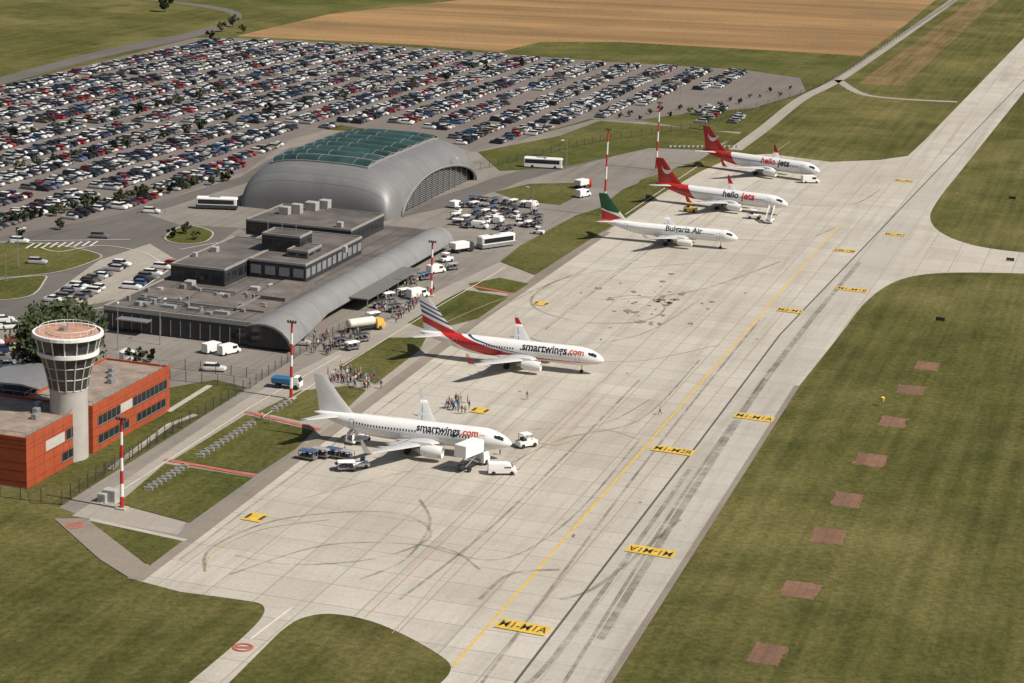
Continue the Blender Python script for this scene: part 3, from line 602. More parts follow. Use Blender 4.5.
vp('van',None,583,197,70,'white van just below the red cab truck','van')
vp('car3',lambda:mk_tug(yellow),690,212,0,'yellow tow tractor left of the fourth airliner','tow tractor',sc=1.3)
vp('btr3',lambda:mk_truck(white,dmetal,6.5,2.6),462,252,60,'white box truck with dark cab near the arched hall corner','truck')
vp('tug',None,446,262,60,'white baggage tug near the far terminal corner','tug',sc=1.2)
vp('van',None,436,273,60,'white van below the far terminal corner','van',sc=.9)
vp('cartl',None,452,270,60,'grey topped cart below the far terminal corner','baggage cart')
vp('cart',None,424,280,60,'blue topped cart beside the far striped mast','baggage cart')
for r_ in range(5):
    for c in range(9):
        if R.random()<.15: continue
        x=450+c*10+r_*3-(r_-2)*1.5+R.uniform(-2,2);y=200+r_*6.5+c*1.0+R.uniform(-1,1)
        ty=R.choice(['cart','cartw','tug','tugr','van_s','cartg','cartl','cartg'])
        mk={'cart':mk_cart,'cartw':lambda:mk_cart(white),'cartg':lambda:mk_cart(dmetal),'cartl':lambda:mk_cart(greyc),'tug':mk_tug,'tugr':lambda:mk_tug(blue),'van_s':lambda:mk_van(white,4.4,1.9)}[ty]
        nm={'cart':'blue topped baggage cart','cartw':'white topped baggage cart','cartg':'dark topped baggage cart','cartl':'grey topped baggage cart','tug':'white tug','tugr':'blue tug','van_s':'small white van'}[ty]
        vp(ty,mk,x,y,R.choice((70,80,90,0)),f'{nm}, {ordn(c+1)} along the {["back","second","third","fourth","front"][r_]} line of the equipment park','ground vehicle','ground service equipment park')
for i,(x,y) in enumerate([(340,346),(352,350),(362,342),(373,320),(380,308),(388,300),(395,312),(378,298),(384,290),(404,296),(410,284),(398,280)]):
    vp('cartw' if i%2 else 'cartg',lambda:mk_cart(dmetal),x,y,60,f'baggage cart, {ordn(i+1)} along the terminal kerb from the near end','baggage cart','carts along the terminal')
# ---------------------------------------------------------------- red operations building and tower
redw=mat('red_cladding',(.38,.075,.028),.6,0,.12,.4);roofm=mat('roof_gravel',(.27,.215,.175),.9,0,.3,.4);roofd=mat('dark_roof',(.115,.102,.092),.85,0,.45,.12);cladg=mat('dark_cladding',(.035,.037,.042),.5,0,.2)
copm=mat('parapet_grey',(.3,.29,.27),.7)
bR,aR=L(27,489);_,aM=L(85,453);_,aE=L(168,410)
def rblock(label,b0,b1,a0,a1,h,wins,pals):
    t=bthing('operations_building',label,'building',(b0+b1)/2,(a0+a1)/2)
    wl=MB().box(b0,b1,a0,a1,0,h-.25).build('wall',redw,t)
    e=MB()
    for z in (1.0,2.8,4.2,6.4,7.2): e.box(b1,b1+.012,a0+.05,a1-.05,z,z+.07);e.box(b0+.05,b1-.05,a0-.012,a0,z,z+.07)
    k=a0+2.5
    while k<a1-1: e.box(b1,b1+.013,k,k+.06,0,h-.3);k+=3.1
    e.each('cladding_joint',mat('joint_red',(.15,.03,.015),.7),wl)
    rf=MB().box(b0+.3,b1-.3,a0+.3,a1-.3,h-.25,h-.15).build('roof',roofm,t)
    e=MB()
    for q in ((b0-.03,b1+.03,a0-.03,a0+.3),(b0-.03,b1+.03,a1-.3,a1+.03),(b0-.03,b0+.3,a0+.3,a1-.3),(b1-.3,b1+.03,a0+.3,a1-.3)): e.box(*q,h-.25,h+.2)
    e.each('parapet',redw,t)
    e=MB()
    for q in ((b0,b1,a0,a0),(b0,b1,a1,a1),(b1,b1,a0,a1),(b0,b0,a0,a1)):
        e.tube((q[0],q[2],h+1),(q[1],q[3],h+1),.04,n=4);n=max(2,int((q[1]-q[0]+q[3]-q[2])/2))
        for i in range(n+1): e.tube((q[0]+(q[1]-q[0])*i/n,q[2]+(q[3]-q[2])*i/n,h+.2),(q[0]+(q[1]-q[0])*i/n,q[2]+(q[3]-q[2])*i/n,h+1),.03,n=4)
    e.build('railing',metal,t)
    for (u0,u1,z0,z1) in wins:
        w=MB().box(b1-.1,b1+.04,a0+u0,a0+u1,z0,z1).build('window',glass,t);f=MB();n=max(1,int((u1-u0)/1.6))
        for i in range(n+1): uu=a0+u0+(u1-u0)*i/n;f.box(b1+.04,b1+.09,uu-.05,uu+.05,z0,z1)
        f.box(b1+.045,b1+.12,a0+u0-.1,a0+u1+.1,z0-.12,z0);f.each('frame',metal,w)
    for (u0,u1,z0,z1) in pals: MB().box(b1-.1,b1+.05,a0+u0,a0+u1,z0,z1).build('pale_panel',pale,t)
    for (u0,u1) in ((4,7),(12,16)):
        if u1<b1-b0: MB().box(b0+u0,b0+u1,a0-.04,a0+.1,4.6,6.2).build('window',glass,t)
    for i in range(3): MB().rbox(b1-5-i*1.5,b1-4-i*1.5,(a0+a1)/2+i*3,(a0+a1)/2+1.4+i*3,h-.15,h+.8,.08).build('roof_unit',metal,t)
    return t
l1=aM-aR;l2=aE-aM
rblock('red clad office block in front of the control tower, near half',bR-24,bR,aR,aM-.05,8.3,[(l1*.62,l1-.8,4.5,6.2),(l1*.55,l1*.85,1.2,2.6)],[(l1*.30,l1*.60,4.5,6.2)])
rblock('orange red clad block to the right of the control tower',bR-12,bR+.8,aM,aE,8.2,[(l2*.06,l2*.34,4.5,6.1),(l2*.50,l2*.96,4.5,6.1),(l2*.06,l2*.45,1.3,2.7),(l2*.55,l2*.94,1.3,2.7)],[(l2*.345,l2*.495,4.5,6.1)])
tp=P(69,410,8.2);tb,ta=tp.dot(B),tp.dot(A)
t=bthing('control_tower','pale flared control tower with round glazed cab beside red block','control tower',tb,ta)
tm2=mat('tower_cladding',(.46,.435,.41),.55,0,.08,.5);tdk=mat('tower_panel_dark',(.055,.055,.06),.25,.1,.3,.5)
sh=MB().lathe([(3.15,0),(3.15,8.2),(3.1,11.2),(3.2,12.2)],32,tb,ta).build('shaft',tm2,t,True)
cone=[(3.2,12.2),(3.55,14.2),(4.05,16.2),(4.6,17.9)]
cn=MB().lathe(cone,16,tb,ta).build('glazed_cone',tdk,t)
e=MB()
for k in range(16):
    a_=k*math.pi/8;e.loft([[(tb+(r0+dx)*math.cos(a_)-dy*math.sin(a_),ta+(r0+dx)*math.sin(a_)+dy*math.cos(a_),z0) for dx,dy in ((-.06,-.1),(.1,-.1),(.1,.1),(-.06,.1))] for r0,z0 in cone])
e.each('rib',tm2,cn)
e=MB()
for r_,z_ in cone[:3]: e.lathe([(r_,z_-.14),(r_+.12,z_),(r_,z_+.14)],16,tb,ta,caps=False)
e.each('ring_band',tm2,cn)
bl=MB().lathe([(4.6,17.9),(5.1,18.1),(5.1,18.75),(4.8,18.75)],32,tb,ta).build('balcony',white,t,True)
cb=MB().lathe([(4.8,18.75),(5.3,21.0)],16,tb,ta).build('cab_window',mat('cab_glass',(.05,.05,.055),.1,0,.3,.3),t)
e=MB()
for k in range(16):
    an=k*math.pi/8;e.tube((tb+4.84*math.cos(an),ta+4.84*math.sin(an),18.75),(tb+5.36*math.cos(an),ta+5.36*math.sin(an),21.0),.11,n=4)
e.each('mullion',white,cb)
rf=MB().lathe([(5.35,21.0),(5.75,21.15),(5.75,21.7),(5.35,21.8),(5.25,21.5),(3.6,21.6),(3.5,21.75),(.1,21.8)],32,tb,ta).build('roof',mat('cab_roof',(.46,.27,.19),.7,0,.15),t,True)
MB().lathe([(5.76,21.15),(5.84,21.2),(5.84,21.7),(5.76,21.83),(5.35,21.83)],32,tb,ta,caps=False).build('roof_rim',white,rf)
e=MB()
for k in range(20):
    an=k*math.pi/10;a2=(k+1)*math.pi/10;e.tube((tb+4.6*math.cos(an),ta+4.6*math.sin(an),21.6),(tb+4.6*math.cos(an),ta+4.6*math.sin(an),22.6),.05,n=4);e.tube((tb+4.6*math.cos(an),ta+4.6*math.sin(an),22.6),(tb+4.6*math.cos(a2),ta+4.6*math.sin(a2),22.6),.05,n=4)
e.build('roof_railing',white,rf)
e=MB();e.tube((tb,ta,21.7),(tb,ta,25),.06,n=6);e.tube((tb+1,ta+1,21.7),(tb+1,ta+1,24),.05,n=6);e.rbox(tb-1.4,tb-.4,ta-.5,ta+.5,21.7,22.4,.05);e.each('antenna',metal,rf)
bc,ac=L(50,412,4);t=bthing('canopy_building','low building with curved silver roof left of the control tower','building',bc-12,ac+8)
e=MB();prof=[(0,3.2),(-2,4.6),(-5,5.8),(-9,6.4),(-14,6.2),(-20,5.2)]
e.loft([[(bc+x,a,z) for x,z in prof]+[(bc+x,a,z-.3) for x,z in prof[::-1]] for a in (ac+6,ac+20)]);e.build('roof',metal,t,True)
MB().box(bc-20,bc-1.5,ac+7,ac+19,0,3.4).build('wall',mat('blue_glazing',(.05,.10,.2),.2,0,.3),t)
# ---------------------------------------------------------------- terminal
bT,aT=L(268,349);bL,_=L(100,331);aF=L(440,250)[1]
alum=mat('matte_grey_cladding',(.235,.235,.235),.6,.1,.08,.25)
t=bthing('terminal_building','long low dark terminal building with curved grey eave along its apron side','terminal building',(bL+bT)/2,(aT+aF)/2)
hT=4.8
MB().box(bL,bT-1.5,aT,aF,0,hT).build('wall',cladg,t)
rf=MB().box(bL+.3,bT-2,aT+.3,aF-.3,hT+.003,hT+.12).build('roof',roofd,t)
e=MB()
for q in ((bL-.05,bT-1.5,aT-.05,aT+.3),(bL-.05,bL+.3,aT+.3,aF)): e.box(*q,hT-.6,hT+.35)
e.each('parapet',copm,t)
e=MB()
for k in range(9): e.box(bL+1+k*3.7,bL+1.15+k*3.7,aT+1,aF-2,hT+.12,hT+.2)
e.each('roof_seam',mat('roof_seam_dark',(.06,.055,.05),.8),rf)
e=MB()
for k in range(4): e.box(bL+5+k*6,bL+8+k*6,aT+4,aT+5.2,hT+.12,hT+.75)
e.each('roof_light',mat('roof_light_pale',(.32,.33,.32),.3),rf)
e=MB();e.box(bL+14,bT-5,aT+9,aT+18,hT+.12,hT+.5);e.box(bL+3,bL+12,aT+11,aT+20,hT+.12,hT+.35);e.box(bT-12,bT-5,aT+20,aT+36,hT+.12,hT+.9)
e.each('roof_deck',mat('roof_deck_brown',(.15,.13,.115),.9,0,.35,.2),rf)
e=MB()
for (x0,y0,x1,y1) in ((4,8,26,8),(26,8,26,20),(10,21,20,21),(8,3,8,10)): e.box(bL+x0-.2,bL+x1+.2,aT+y0-.2,aT+y1+.2,hT+.5,hT+.85)
e.each('roof_duct',metal,rf)
w=MB().box(bL+2,bT-4,aT-.06,aT+.1,.4,3.6).build('window_band',glass,t);f=MB()
n=14
for i in range(n+1): u=bL+2+(bT-bL-6)*i/n;f.box(u-.06,u+.06,aT-.14,aT-.06,.4,3.6)
f.each('mullion',metal,w)
MB().box(bL+4,bL+11,aT-2.5,aT-.08,3.0,3.25).build('porch_roof',metal,t)
prof=[(-3.0,4.93),(-2.4,5.2),(-1.4,5.42),(-.3,5.45),(.9,5.15),(2.0,4.45),(2.9,3.4),(3.4,2.1)]
def tap(a): return 1+.5*max(0,1-(a-aT)/26)
aa_=[aT-2.0+ (aF+4-aT)*k/16 for k in range(17)]
e=MB();e.loft([[(bT-.8+(x+3)*tap(a)-3,a,hT+(z-hT)*min(1.25,tap(a))+.0) for x,z in prof]+[(bT-1.1+(x+3)*tap(a)-3,a,hT+(z-hT)*min(1.25,tap(a))-.35) for x,z in prof[::-1]] for a in aa_]);ev=e.build('curved_eave',alum,t,True)
e=MB();pp=[((x+3)*tap(aT)-3+bT-1.2,hT+(z-hT)*1.25-.3) for x,z in prof]
e.add([(x,aT-.5,z) for x,z in pp]+[(pp[-1][0],aT-.5,0),(pp[0][0],aT-.5,0)],[tuple(range(len(pp)+2))]);e.build('end_wall',glass,t)
e=MB();a=aT+9
while a<aF: e.add([(bT-.78+(x+3)*tap(a)-3,a+da,hT+(z-hT)*min(1.25,tap(a))+.02) for da in (0,.1) for x,z in prof],[(i,i+1,i+9,i+8) for i in range(7)]);a+=12
e.each('seam',mat('seam_grey',(.15,.15,.15),.7),ev)
w=MB().box(bT-1.5,bT+.1,aT+1,aF,.2,4.3).build('glass_wall',glass,t)
e=MB();a=aT+2
while a<aF: e.box(bT+.1,bT+.22,a-.06,a+.06,.2,4.3);a+=2.4
e.each('mullion',metal,w)
MB().box(bT+1.2,bT+6.8,aT+38,aT+72,2.6,2.9).build('canopy',mat('canopy_dark',(.16,.155,.15),.6),t)
for i in range(6): a=aT+39+i*6.4;MB().tube((bT+6.3,a,0),(bT+6.3,a,2.6),.12).build('column',metal,t)
def blk(c1,c2,c3,zt):
    q=[L(*c,zt) for c in (c1,c2,c3)];return min(x[0] for x in q),max(x[0] for x in q),(q[0][1]+q[1][1])/2,q[2][1]
def upper(name,b0,b1,a0,a1,z0,z1,wm=cladg,win=True):
    o=MB().box(b0,b1,a0,a1,z0,z1).build(name,wm,t)
    MB().box(b0+.25,b1-.25,a0+.25,a1-.25,z1+.003,z1+.06).build('roof',roofd,o)
    e=MB()
    for q in ((b0-.03,b1+.03,a0-.03,a0+.25),(b0-.03,b1+.03,a1-.25,a1+.03),(b0-.03,b0+.25,a0+.25,a1-.25),(b1-.25,b1+.03,a0+.25,a1-.25)): e.box(*q,z1-.2,z1+.3)
    e.each('coping',copm,o)
    e=MB()
    n=max(2,int((b1-b0)/3))
    for i in range(n): x=b0+(b1-b0)*(i+.15)/n;e.box(x,x+(b1-b0)*.7/n,a0-.05,a0+.1,z0+1.0,z1-1)
    n=max(2,int((a1-a0)/3))
    for i in range(n): x=a0+(a1-a0)*(i+.15)/n;e.box(b1-.1,b1+.05,x,x+(a1-a0)*.7/n,z0+1.0,z1-1)
    e.each('window',mat('pale_glass',(.25,.26,.27),.2) if win else glass,o)
    return o
q=blk((172,262),(232,270),(262,244),9);upper('upper_floor',q[0],q[1]-2,q[2],q[3]+6,hT+.1,8.6,cladg,False)
q=blk((250,258),(330,268),(368,240),9);u=upper('penthouse',q[0],q[1]-6,q[2],q[3]+3,hT+.1,8.8)
upper('plant_screen',q[1]-13,q[1]-8,q[2]+6,q[2]+14,8.9,10.4,mat('screen_grey',(.12,.12,.12),.6),False)
q=blk((262,232),(300,236),(305,230),13);upper('plant_tower',q[0],q[1],q[2],q[2]+7,8.9,12.6,cladg,False)
q=blk((245,222),(352,232),(372,218),8);upper('rear_wing',q[0],q[1],q[2],q[2]+22,hT+.1,8.4,cladg,False)
for i,(x,y,z,sx,sy,sz) in enumerate([(285,212,9,2.5,2,1.6),(297,211,9,2.5,2,2),(312,208,9,3,2.5,1.8),(325,206,9,2.5,2.5,1.8),(190,285,5,2,2,1.2),(222,296,5,1.5,1.5,.8),(160,290,5,1.2,1.2,.8),(255,290,5,2,1.5,1),(290,295,5,1,1,.8),(215,250,9,1.5,1.5,1),(310,255,9,1.5,1.5,1),(345,250,9,1,1,1.1),(205,275,5,.8,.8,.9),(140,305,5,.8,.8,.9),(180,300,5,.6,.6,.7),(240,305,5,.7,.7,.6),(195,255,9,1,1,.8),(270,285,5,.6,2,.5),(340,225,9,1.4,1.4,1)]):
    b_,a_=L(x,y,z);MB().rbox(b_-sx/2,b_+sx/2,a_-sy/2,a_+sy/2,z-.5,z+sz-.2,.08).build('air_conditioner',mat('unit_pale',(.38,.37,.35),.6),t)
rr_=random.Random(5)
for i in range(26):
    b_=bL+rr_.uniform(2,bT-bL-6);a_=aT+rr_.uniform(2,22);s=rr_.uniform(.25,.6);MB().rbox(b_-s,b_+s,a_-s,a_+s,hT+.1,hT+rr_.uniform(.7,1.3),.05).build('roof_vent',mat('unit_grey',(.22,.215,.21),.6),t)
e=MB()
for i in range(3): b_,a_=L(268+i*14,232,13);e.tube((b_,a_,12.6),(b_,a_,17-i),.07,n=5)
e.each('antenna',metal,t)
# ---------------------------------------------------------------- arched hall
hb0,_=L(243,210);hb1,ha0=L(392,222);_,ha1=L(482,178)
t=bthing('arched_hall','large matte grey vaulted hall with ribbed green glass roof behind the terminal','arched hall',(hb0+hb1)/2,(ha0+ha1)/2)
Wd=hb1-hb0+4;Ld=ha1-ha0;hbc=(hb0+hb1)/2-2;hac=(ha0+ha1)/2;HH=13.2
def hs(th,s,off=0):
    e_=max(0,1-abs(s)**7)**.35
    c=math.cos(th);sn=max(0,math.sin(th));x=-(abs(c)**.6)*(1 if c>0 else -1);z=sn**.68
    return (hbc+x*(Wd/2+off)*(.87+.13*e_),hac+s*(Ld/2+off),z*(HH+off)*e_)
NT,NSg=72,110
def arch(a): 
    u=(a-(hac+Ld*.02))/(Ld*.42);return 7.8*math.sqrt(max(0,1-u*u))
e=MB();vs=[]
ss=[math.copysign(1-(1-abs(s))**1.5,s) for s in [2*j/NSg-1 for j in range(NSg+1)]]
for s in ss:
    for i in range(NT+1): vs.append(hs(math.pi*i/NT,s))
fs=[]
for j in range(NSg):
    for i in range(NT):
        q=[j*(NT+1)+i,j*(NT+1)+i+1,(j+1)*(NT+1)+i+1,(j+1)*(NT+1)+i]
        c=[sum(vs[k][m] for k in q)/4 for m in range(3)]
        if c[0]>hbc+Wd*.3 and c[2]<arch(c[1]): continue
        fs.append(tuple(q[::-1]))
e.add(vs,fs)
m,tt,bb_=nt('hall_grey');co=tt.nodes.new('ShaderNodeTexCoord').outputs['Object']
br=tt.nodes.new('ShaderNodeTexBrick');br.offset=0;br.inputs['Scale'].default_value=1;br.inputs['Brick Width'].default_value=60;br.inputs['Row Height'].default_value=1.7;br.inputs['Mortar Size'].default_value=.05
br.inputs['Color1'].default_value=(.225,.225,.225,1);br.inputs['Color2'].default_value=(.205,.205,.207,1);br.inputs['Mortar'].default_value=(.14,.14,.14,1);tt.links.new(co,br.inputs['Vector'])
tt.links.new(mixc(tt,.35,br.outputs[0],mixc(tt,ramp(tt,noise(tt,co,.12,4),.3,.7),(.32,.32,.32),(.62,.62,.61)),'OVERLAY'),bb_.inputs['Base Color']);bb_.inputs['Roughness'].default_value=.5;bb_.inputs['Metallic'].default_value=.15
shl=e.build('shell',m,t,True)
e=MB();gx=hb1-2.2;pts=[(gx,a,arch(a)+.6) for a in [hac+Ld*.02+Ld*.43*math.cos(math.pi*k/24) for k in range(25)]]
e.add([(gx,p[1],0) for p in pts]+pts,[(k,k+1,26+k,25+k) for k in range(24)]);gw=e.build('arch_window',glass,t)
e=MB()
for k in range(1,14):
    z=k*.55;hw=Ld*.42*math.sqrt(max(0,1-(z/8.2)**2));e.box(gx+.1,gx+.5,hac+Ld*.02-hw,hac+Ld*.02+hw,z,z+.1)
for k in range(12):
    a=hac+Ld*.02+Ld*.4*(-1+2*(k+.5)/12);e.box(gx+.5,gx+.7,a-.12,a+.12,0,arch(a))
e.each('louvre',metal,gw)
e=MB();ap=[]
for k in range(33):
    a=hac+Ld*.02+Ld*.42*math.cos(math.pi*k/32);z=arch(a);sn=(z/HH)**(1/.68);x=hbc+Wd/2*(max(0,1-sn*sn)**.5)**.6
    ap.append((x+.05,a,z))
e.loft([[(p[0]+.4*math.cos(k*math.pi/3),p[1],p[2]+.4*math.sin(k*math.pi/3)) for k in range(6)] for p in ap]);e.build('arch_rim',alum,t,True)
e=MB();f=MB();u0,u1=.315,.61;nv=8;nu=10;t0,t1=-.76,.76
gl=mat('green_skylight',(.028,.062,.054),.2,0,.5,.12)
for j in range(nv):
    s0=t0+(t1-t0)*j/nv;s1=t0+(t1-t0)*(j+1)/nv
    # each bay is a shallow barrel across its width
    rings=[]
    for i in range(nu+1):
        th=math.pi*(u0+(u1-u0)*i/nu);rings.append([hs(th,s0+(s1-s0)*k/5,.12+.95*math.sin(math.pi*k/5)) for k in range(6)])
    e.loft(rings,0,False,False)
    for i in range(0,nu+1,2):
        for k in range(5): f.tube(rings[i][k],rings[i][k+1],.07,n=4)
    for i in range(nu): f.tube(rings[i][0],rings[i+1][0],.34,n=4)
    if j==nv-1:
        for i in range(nu): f.tube(rings[i][5],rings[i+1][5],.34,n=4)
for ua in (u0,u1):
    for k in range(16):
        p0=hs(math.pi*ua,t0+(t1-t0)*k/16,.15);p1=hs(math.pi*ua,t0+(t1-t0)*(k+1)/16,.15);f.tube(p0,p1,.4,n=4)
sk=e.build('skylight',gl,t,True);f.build('skylight_frame',mat('frame_grey',(.27,.27,.27),.6),sk)
# ---------------------------------------------------------------- masts, lamps, fences, barriers
def mast(x,y,ytop,label,heads=4):
    p=P(x,y);d=p.length;h=(y-ytop)/(F/d)*1.0*1.02;r=thing('striped_mast',label,'light mast',(p.x,p.y,0),-PHI)
    n=7
    for i in range(n):
        z0=h*i/n;z1=h*(i+1)/n;r0=.34-.14*i/n;MB().tube((0,0,z0),(0,0,z1),r0,r0-.02,8).build('pole_section',red if (n-1-i)%2==0 else white,r)
    MB().box(-.9,.9,-.1,.1,h-.3,h-.12).build('crossbar',metal,r)
    for i in range(heads): MB().box(-.9+i*.5,-.6+i*.5,-.25,.1,h-.1,h+.25,tx=.05).build('floodlight',dmetal,r)
    MB().box(-.8,.8,-.8,.8,0,.3).build('base',conc,r)
mast(122,509,413,'red and white mast beside grey cabinets at the lower left')
mast(291,399,318,'red and white mast beside the blue truck')
mast(431,296,240,'red and white mast behind the striped tail airliner')
mast(604,216,129,'tall red and white mast beside the green tailed airliner')
mast(656,170,103,'red and white mast behind the fourth airliner tail')
for i,(x,y,sx,sy,sz) in enumerate([(111,501,2.2,1.6,2.0),(103,502,1.4,1.2,1.5)]):
    p=P(x,y);r=thing('equipment_cabinet',['larger','smaller'][i]+' grey equipment cabinet at the foot of the lower left mast','cabinet',p,-PHI);MB().rbox(-sx/2,sx/2,-sy/2,sy/2,.1,sz,.06).build('housing',mat('cabinet_grey',(.4,.4,.38),.6),r);MB().box(-sx*.35,sx*.35,-sy/2-.03,-sy/2+.01,.3,sz-.3).build('door',metal,r);MB().box(-sx/2-.1,sx/2+.1,-sy/2-.1,sy/2+.1,0,.12).build('plinth',conc,r)
def lamp(h=9):
    r=thing('street_lamp');MB().tube((0,0,0),(0,0,h),.12,.07,6).build('pole',metal,r);MB().tube((0,0,h),(1.6,0,h+.3),.06,.05,5).build('arm',metal,r);MB().box(1.3,2.2,-.18,.18,h+.2,h+.38).build('lamp_head',white,r);return r
for i,(x,y,w) in enumerate([(6,282,'on the left grass island'),(18,268,'beside the left roundabout'),(118,350,'before the dark terminal end'),(532,222,'by the equipment park'),(566,170,'beside the white coach'),(165,215,'on the forecourt road'),(70,170,'in the left car park'),(200,130,'in the middle car park'),(400,110,'behind the arched hall'),(470,110,'right of the hall skylight'),(330,95,'in the far car park'),(580,90,'in the right car park'),(680,100,'at the right car park edge'),(450,190,'beside the hall arch'),(160,345,'by the white vans'),(100,120,'in the far left car park')]):
    p=P(x,y);put('lamp',lamp,(p.x,p.y,0),-PHI+i,'slim grey street lamp '+w,'street lamp')
def fence(pts,label,h=2.2,step=3.0):
    w=[P(x,y) for x,y in pts];r=thing('fence',label,'fence',w[0]);f=MB();o=w[0];pm=None
    for a,b in zip(w,w[1:]):
        n=max(1,int((b-a).length/step))
        for z in [.15+k*.28 for k in range(int(h/.28))]: f.tube(a-o+Vector((0,0,z)),b-o+Vector((0,0,z)),.022,n=3)
        for i in range(n):
            p=a.lerp(b,i/n)-o
            if pm is None: pm=MB().box(-.06,.06,-.06,.06,0,h).build('post',dmetal,r);pm.location=p
            else: c=pm.copy();C.objects.link(c);c.location=p;KIDS[r.name].append(c)
    f.build('wire_panel',mat('fence_wire',(.10,.11,.09),.6,.2),r)
fence([(0,497),(62,505),(120,466),(190,424),(250,388)],'tall dark wire fence running past the red building towards the terminal',2.4,3)
fence([(96,480),(150,448),(186,424)],'short inner wire fence beside the red building')
fence([(170,380),(250,389),(262,380),(170,368)],'wire fence around the yard right of the red building')
fence([(262,380),(300,355),(345,330)],'wire fence in front of the terminal end')
fence([(480,170),(600,142),(700,128),(745,112)],'perimeter wire fence beyond the arched hall',2.4,5)
fence([(745,112),(800,96),(838,78),(960,-2)],'far perimeter wire fence beside the stubble field',2.4,10)
def chev(a,b,n,label,amp=1.5):
    a=P(*a);b=P(*b);r=thing('zigzag_barrier',label,'barrier',a);d=(b-a)/n;nn=Vector((d.y,-d.x,0)).normalized()*amp
    for i in range(n):
        p=d*i;q=d*(i+.1)+nn;s=d*(i+.72)
        for u,v in ((p,q),(q,s)):
            w=(v-u).normalized();k=Vector((-w.y,w.x,0))*.06;e=MB()
            def sl(z0,z1): return [u+k+Vector((0,0,z0)),v+k+Vector((0,0,z0)),v-k+Vector((0,0,z0)),u-k+Vector((0,0,z0)),u+k+Vector((0,0,z1)),v+k+Vector((0,0,z1)),v-k+Vector((0,0,z1)),u-k+Vector((0,0,z1))]
            for z in (.05,.4): e.add(sl(z,z+.22),[(3,2,1,0),(4,5,6,7),(0,1,5,4),(1,2,6,5),(2,3,7,6),(3,0,4,7)])
            e.build('slatted_panel',mat('barrier_grey',(.5,.49,.47),.6),r)
chev((144,490),(184,465),9,'grey zigzag slatted barrier on the lower grass patch')
chev((196,457),(252,422),12,'grey zigzag slatted barrier on the upper grass patch')
chev((270,411),(288,401),4,'short zigzag slatted barrier near the blue truck')
chev((668,147),(740,147),16,'long zigzag slatted barrier behind the farthest airliners')
p=P(882,406);r=thing('marker_post','small yellow marker post standing on the right hand grass','marker post',p);MB().tube((0,0,0),(0,0,1.6),.06).build('post',metal,r);MB().lathe([(.05,.9),(.3,1.0),(.42,1.7),(.1,1.9)],10).build('head',mat('yellow_paint',(.75,.6,.1),.5),r)
for i,(x,y) in enumerate([(940,322),(1010,262),(1012,200)]):
    p=P(x,y);r=thing('runway_sign',f'small taxiway edge sign on the right grass, {ordn(i+1)} from the front','sign',p,-PHI);MB().box(-1,1,-.1,.1,.3,1.1).build('panel',[dmetal],r);MB().box(-.8,-.7,-.05,.05,0,.3).build('leg',metal,r);MB().box(.7,.8,-.05,.05,0,.3).build('leg',metal,r)
p=P(127,362);o=MB().lathe([(1.5,0),(1.5,2.2),(.3,2.8)],20).build('water_tank',white,None,True);o.location=p;tag(o,'small white round tank behind the red block roof','tank')
# ---------------------------------------------------------------- trees
def leafm(n,a,b):
    m,t,bs=nt(n);co=t.nodes.new('ShaderNodeTexCoord').outputs['Object'];c=mixc(t,ramp(t,noise(t,co,1.2,3),.35,.65),a,b);t.links.new(c,bs.inputs['Base Color']);bs.inputs['Roughness'].default_value=.8;return m
lf=[leafm('leaves_dark',(.022,.036,.011),(.05,.068,.02)),leafm('leaves_mid',(.04,.055,.015),(.085,.095,.03))]
bark=mat('bark',(.09,.065,.045),.9)
def mk_tree(seed,h,rad,n,m,leaf=.35,low=.35):
    q=random.Random(seed);r=thing('tree');tr=MB();tr.tube((0,0,0),(0,0,h*.55),h*.03,h*.018,7)
    cl=[]
    for i in range(max(6,n//45)):
        a=q.random()*6.28;u=math.sqrt(q.uniform(.02,.8));zz=h*q.uniform(low,.9);rr=rad*u*math.sin(math.pi*min(.93,max(.15,(zz/h-.2)/.85)))
        c=Vector((rr*math.cos(a),rr*math.sin(a),zz));cl.append((c,rad*q.uniform(.2,.36)))
        if i<6: tr.tube((0,0,h*.35),c,h*.013,h*.004,5)
    tr.build('trunk',bark,r);e=MB()
    for i in range(n):
        c,s=q.choice(cl);v=Vector((q.gauss(0,1),q.gauss(0,1),q.gauss(0,.8))).normalized()*s*q.uniform(.6,1.05);p=c+v;u=Vector((q.gauss(0,1),q.gauss(0,1),q.gauss(0,1))).normalized();w=u.orthogonal().normalized();k=leaf*q.uniform(.6,1.4)
        e.add([p-u*k-w*k*.6,p+u*k-w*k*.5,p+u*k*.8+w*k*.6,p-u*k*.9+w*k*.5],[(0,1,2,3)])
    e.build('crown',m,r);return r
p=P(60,384);put('bigtree',lambda:mk_tree(3,15.5,9.0,8000,lf[0],.42,.2),(p.x,p.y,0),0,'big dark round crowned tree behind the control tower','tree')
TP=[(233,27,6),(222,32,5),(165,12,9),(243,33,4),(210,40,4.5),(172,238,3),(186,234,3.2),(196,240,2.5),(20,238,3),(60,230,3),(135,366,4),(150,362,3)]
wh=['beside the top road','beside the bend of the top road','on the top left meadow','right of the road bend','at the far car park edge','on the island before the hall','on that island, rear','on that island, right','on the left verge','on the left verge, second','behind the red block','behind the red block, right']
for i,(x,y,h) in enumerate(TP):
    p=P(x,y);put('t%d'%(i%3),lambda:mk_tree(10+i%3,5,2.3,520,lf[i%2],.32,.25),(p.x,p.y,0),i,'small round green tree '+wh[i],'tree','small trees around the terminal',h/5)
kk=0
